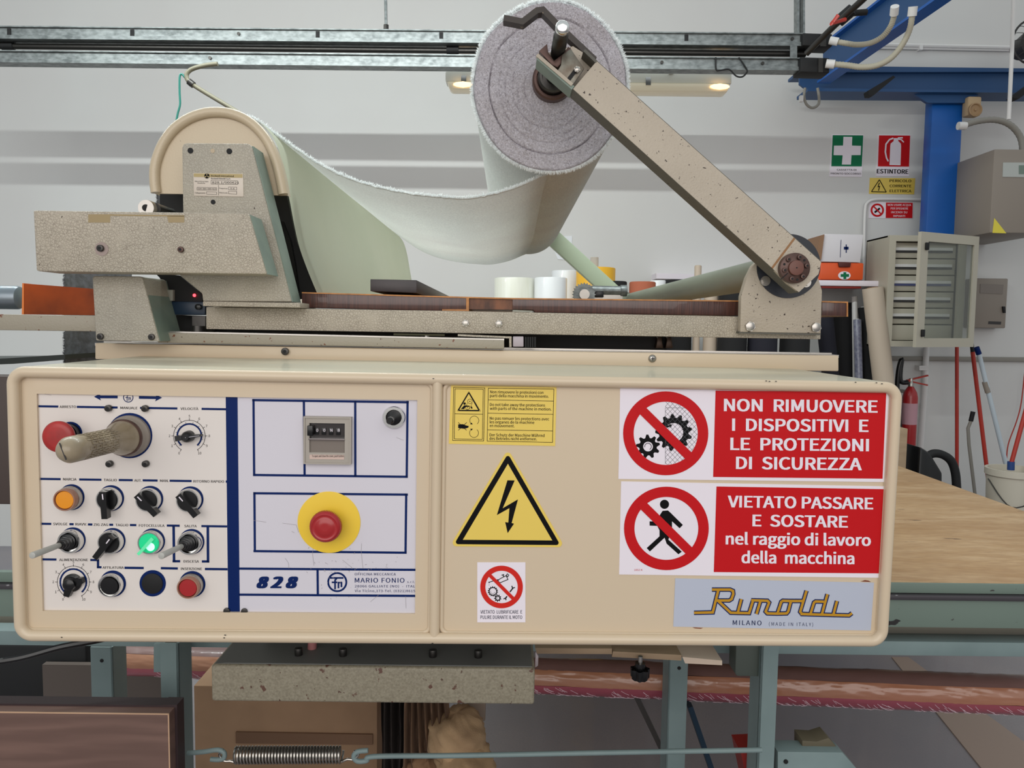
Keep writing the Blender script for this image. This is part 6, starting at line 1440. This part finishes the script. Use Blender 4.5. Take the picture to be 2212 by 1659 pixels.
# foot bracket
yf = 1.245
t = thing('foot_bracket', 'wedge-shaped grey foot bracket below the cross box', 'bracket', mp_(270, 737, yf), MF)
mesh('bracket_body', G().pp([(199, 599), (203, 596), (303, 597), (308, 600), (344, 738), (207, 736)], yf, yf + .085, .003, 3), hammer, t)
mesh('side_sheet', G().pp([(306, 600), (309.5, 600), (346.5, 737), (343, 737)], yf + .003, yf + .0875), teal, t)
for c in ((218, 727), (328.5, 728)): capscrew(mp_(*c, yf), .0052, t, darksteel, 'socket_screw', .004)
t = thing('guide_beam', 'narrow grey rail running off the left edge of the photo', 'machine beam', mp_(60, 712, 1.26), MF)
mesh('rail', G().pp([(-160, 676), (206, 682), (207, 716), (-160, 711)], 1.262, 1.30, .0015), rustgrey, t)
t = thing('sensor_unit', 'black sensor unit with a glowing red light behind the foot bracket', 'sensor', mp_(400, 690, 1.33), MF)
mesh('sensor_case', G().pp([(335, 590), (388, 595), (436, 636), (437, 652), (367, 652), (345, 600)], 1.335, 1.38), blackm, t)
mesh('blue_case', G().pp([(365, 651), (443, 652), (443, 680), (372, 680)], 1.33, 1.37, .002), mat('dark_blue_case', (22, 44, 66), .4), t)
p = mp_(420, 638, 1.333); mesh('red_light', G().lathe(p, (0, -1, 0), [(0, .0028), (.001, .0026), (.002, .0012)], 16), redled, t)
mesh('white_sleeve', G().pp([(360, 626), (373, 626), (373, 650), (366, 650)], 1.325, 1.335, .001), mat('dusty_sleeve', (150, 148, 138), .5), t)
mesh('dark_base', G().pp([(372, 680), (443, 682), (443, 716), (372, 714)], 1.37, 1.42), blackm, t)
mesh('small_knob', G().lathe(mp_(430, 663, 1.325), (0, -1, 0), [(0, .005), (.006, .005), (.007, .003)], 16), blackp, t)
# amber acrylic plate, steel roller, towelling behind
t = thing('amber_shield', 'translucent amber acrylic shield at the left edge above the rail', 'shield', mp_(120, 679, 1.36), MF)
mesh('shield', G().pp([(49, 612), (60, 613), (204, 624), (204, 681), (48, 679)], 1.34, 1.346), orangep, t)
mesh('shield_edge', G().pp([(48, 611.5), (51.5, 612), (51.5, 679), (47, 679)], 1.339, 1.36), mat('amber_edge', (226, 126, 60), .3), t)
t = thing('steel_roller', 'grey steel roller end at the left edge of the photo', 'roller', mp_(0, 660, 1.42), MF)
mesh('roller', G().cyl(mp_(-160, 641, 1.42), mp_(46, 643, 1.42), .0215, n=32, b=.006), mat('brushed_roller', (132, 142, 150), .35, metal=.6), t)
P = catmull([mp_(*p, 1.46) for p in ((343, 420), (345, 470), (300, 520), (215, 570), (158, 600), (152, 660), (150, 740), (150, 785))], 6)
rows = [[Vector((p.x + .0012 * noise.noise(Vector((k * .9, 0, 0))) * (i == 0), 1.46 + .7 * i / 6, p.z)) for k, p in enumerate(P)] for i in range(7)]
t = thing('grey_towelling', 'dark grey towelling passing down behind the foot bracket', 'fabric', mp_(170, 780, 1.5), MF)
P = [mp_(*p, 1.44) for p in ((139, 580), (206, 582), (206, 790), (139, 788))]
rows = [[Vector((mp_(140, y_, 1.44).x + (.075 * j / 10) + (.0012 * noise.noise(Vector((y_ * .3, 0, 0))) if j == 0 else 0), 1.44 + .10 * (j / 10) ** .5 + .004 * math.sin(j * .9), mp_(140, y_, 1.44).z)) for j in range(11)] for y_ in range(560, 800, 4)]
mesh('cloth', G().grid(rows), clothgrey, t, smooth=80)
rows = [[Vector((mp_(341, y_, 1.425).x + .06 * j / 6, 1.425 + .02 * (j / 6), mp_(341, y_, 1.425).z)) for j in range(7)] for y_ in range(415, 466, 4)]
mesh('cloth_upper', G().grid(rows), clothgrey, t, smooth=80)
g = G()
for y0_, y1_, x0_, yy_ in ((575, 690, 140, 1.44), (716, 790, 140, 1.44), (418, 462, 341, 1.425)):
    for i in range(int((y1_ - y0_) * 4)):
        p = mp_(x0_ + rnd.uniform(-.5, 1), rnd.uniform(y0_, y1_), yy_); tuft(g, p, Vector((-1, rnd.uniform(-.5, .2), rnd.uniform(-.9, .3))), rnd.uniform(.001, .0055), .0005)
mesh('fringe', g, clothgrey, t, kind='stuff', smooth=0)
# bent pipe and green wire behind the guard
t = thing('bent_pipe', 'thin bent pipe rising from the far side of the guard toward the cable rails', 'pipe', mp_(560, 265, 2.6), MF)
mesh('pipe', G().tube(catmull([mp_(*p, 2.6) for p in ((470, 138), (445, 141), (418, 148), (406, 156), (403, 166), (410, 178), (440, 198), (510, 240), (575, 280), (680, 365), (800, 478))], 7), .0072, 10), mat('olive_pipe', (112, 108, 90), .5), t)
mesh('joint', G().cyl(mp_(408, 176, 2.6), mp_(418, 184, 2.6), .011, n=12), darksteel, t)
mesh('green_wire', G().tube(catmull([mp_(*p, 2.6) for p in ((400, 168), (392, 160), (388, 168), (388, 200), (389, 225), (384, 245), (381, 265), (384, 285))], 6), .0034, 8), mat('green_wire', (22, 106, 94), .4), None, 'thin green wire hanging from the bent pipe', 'wire')
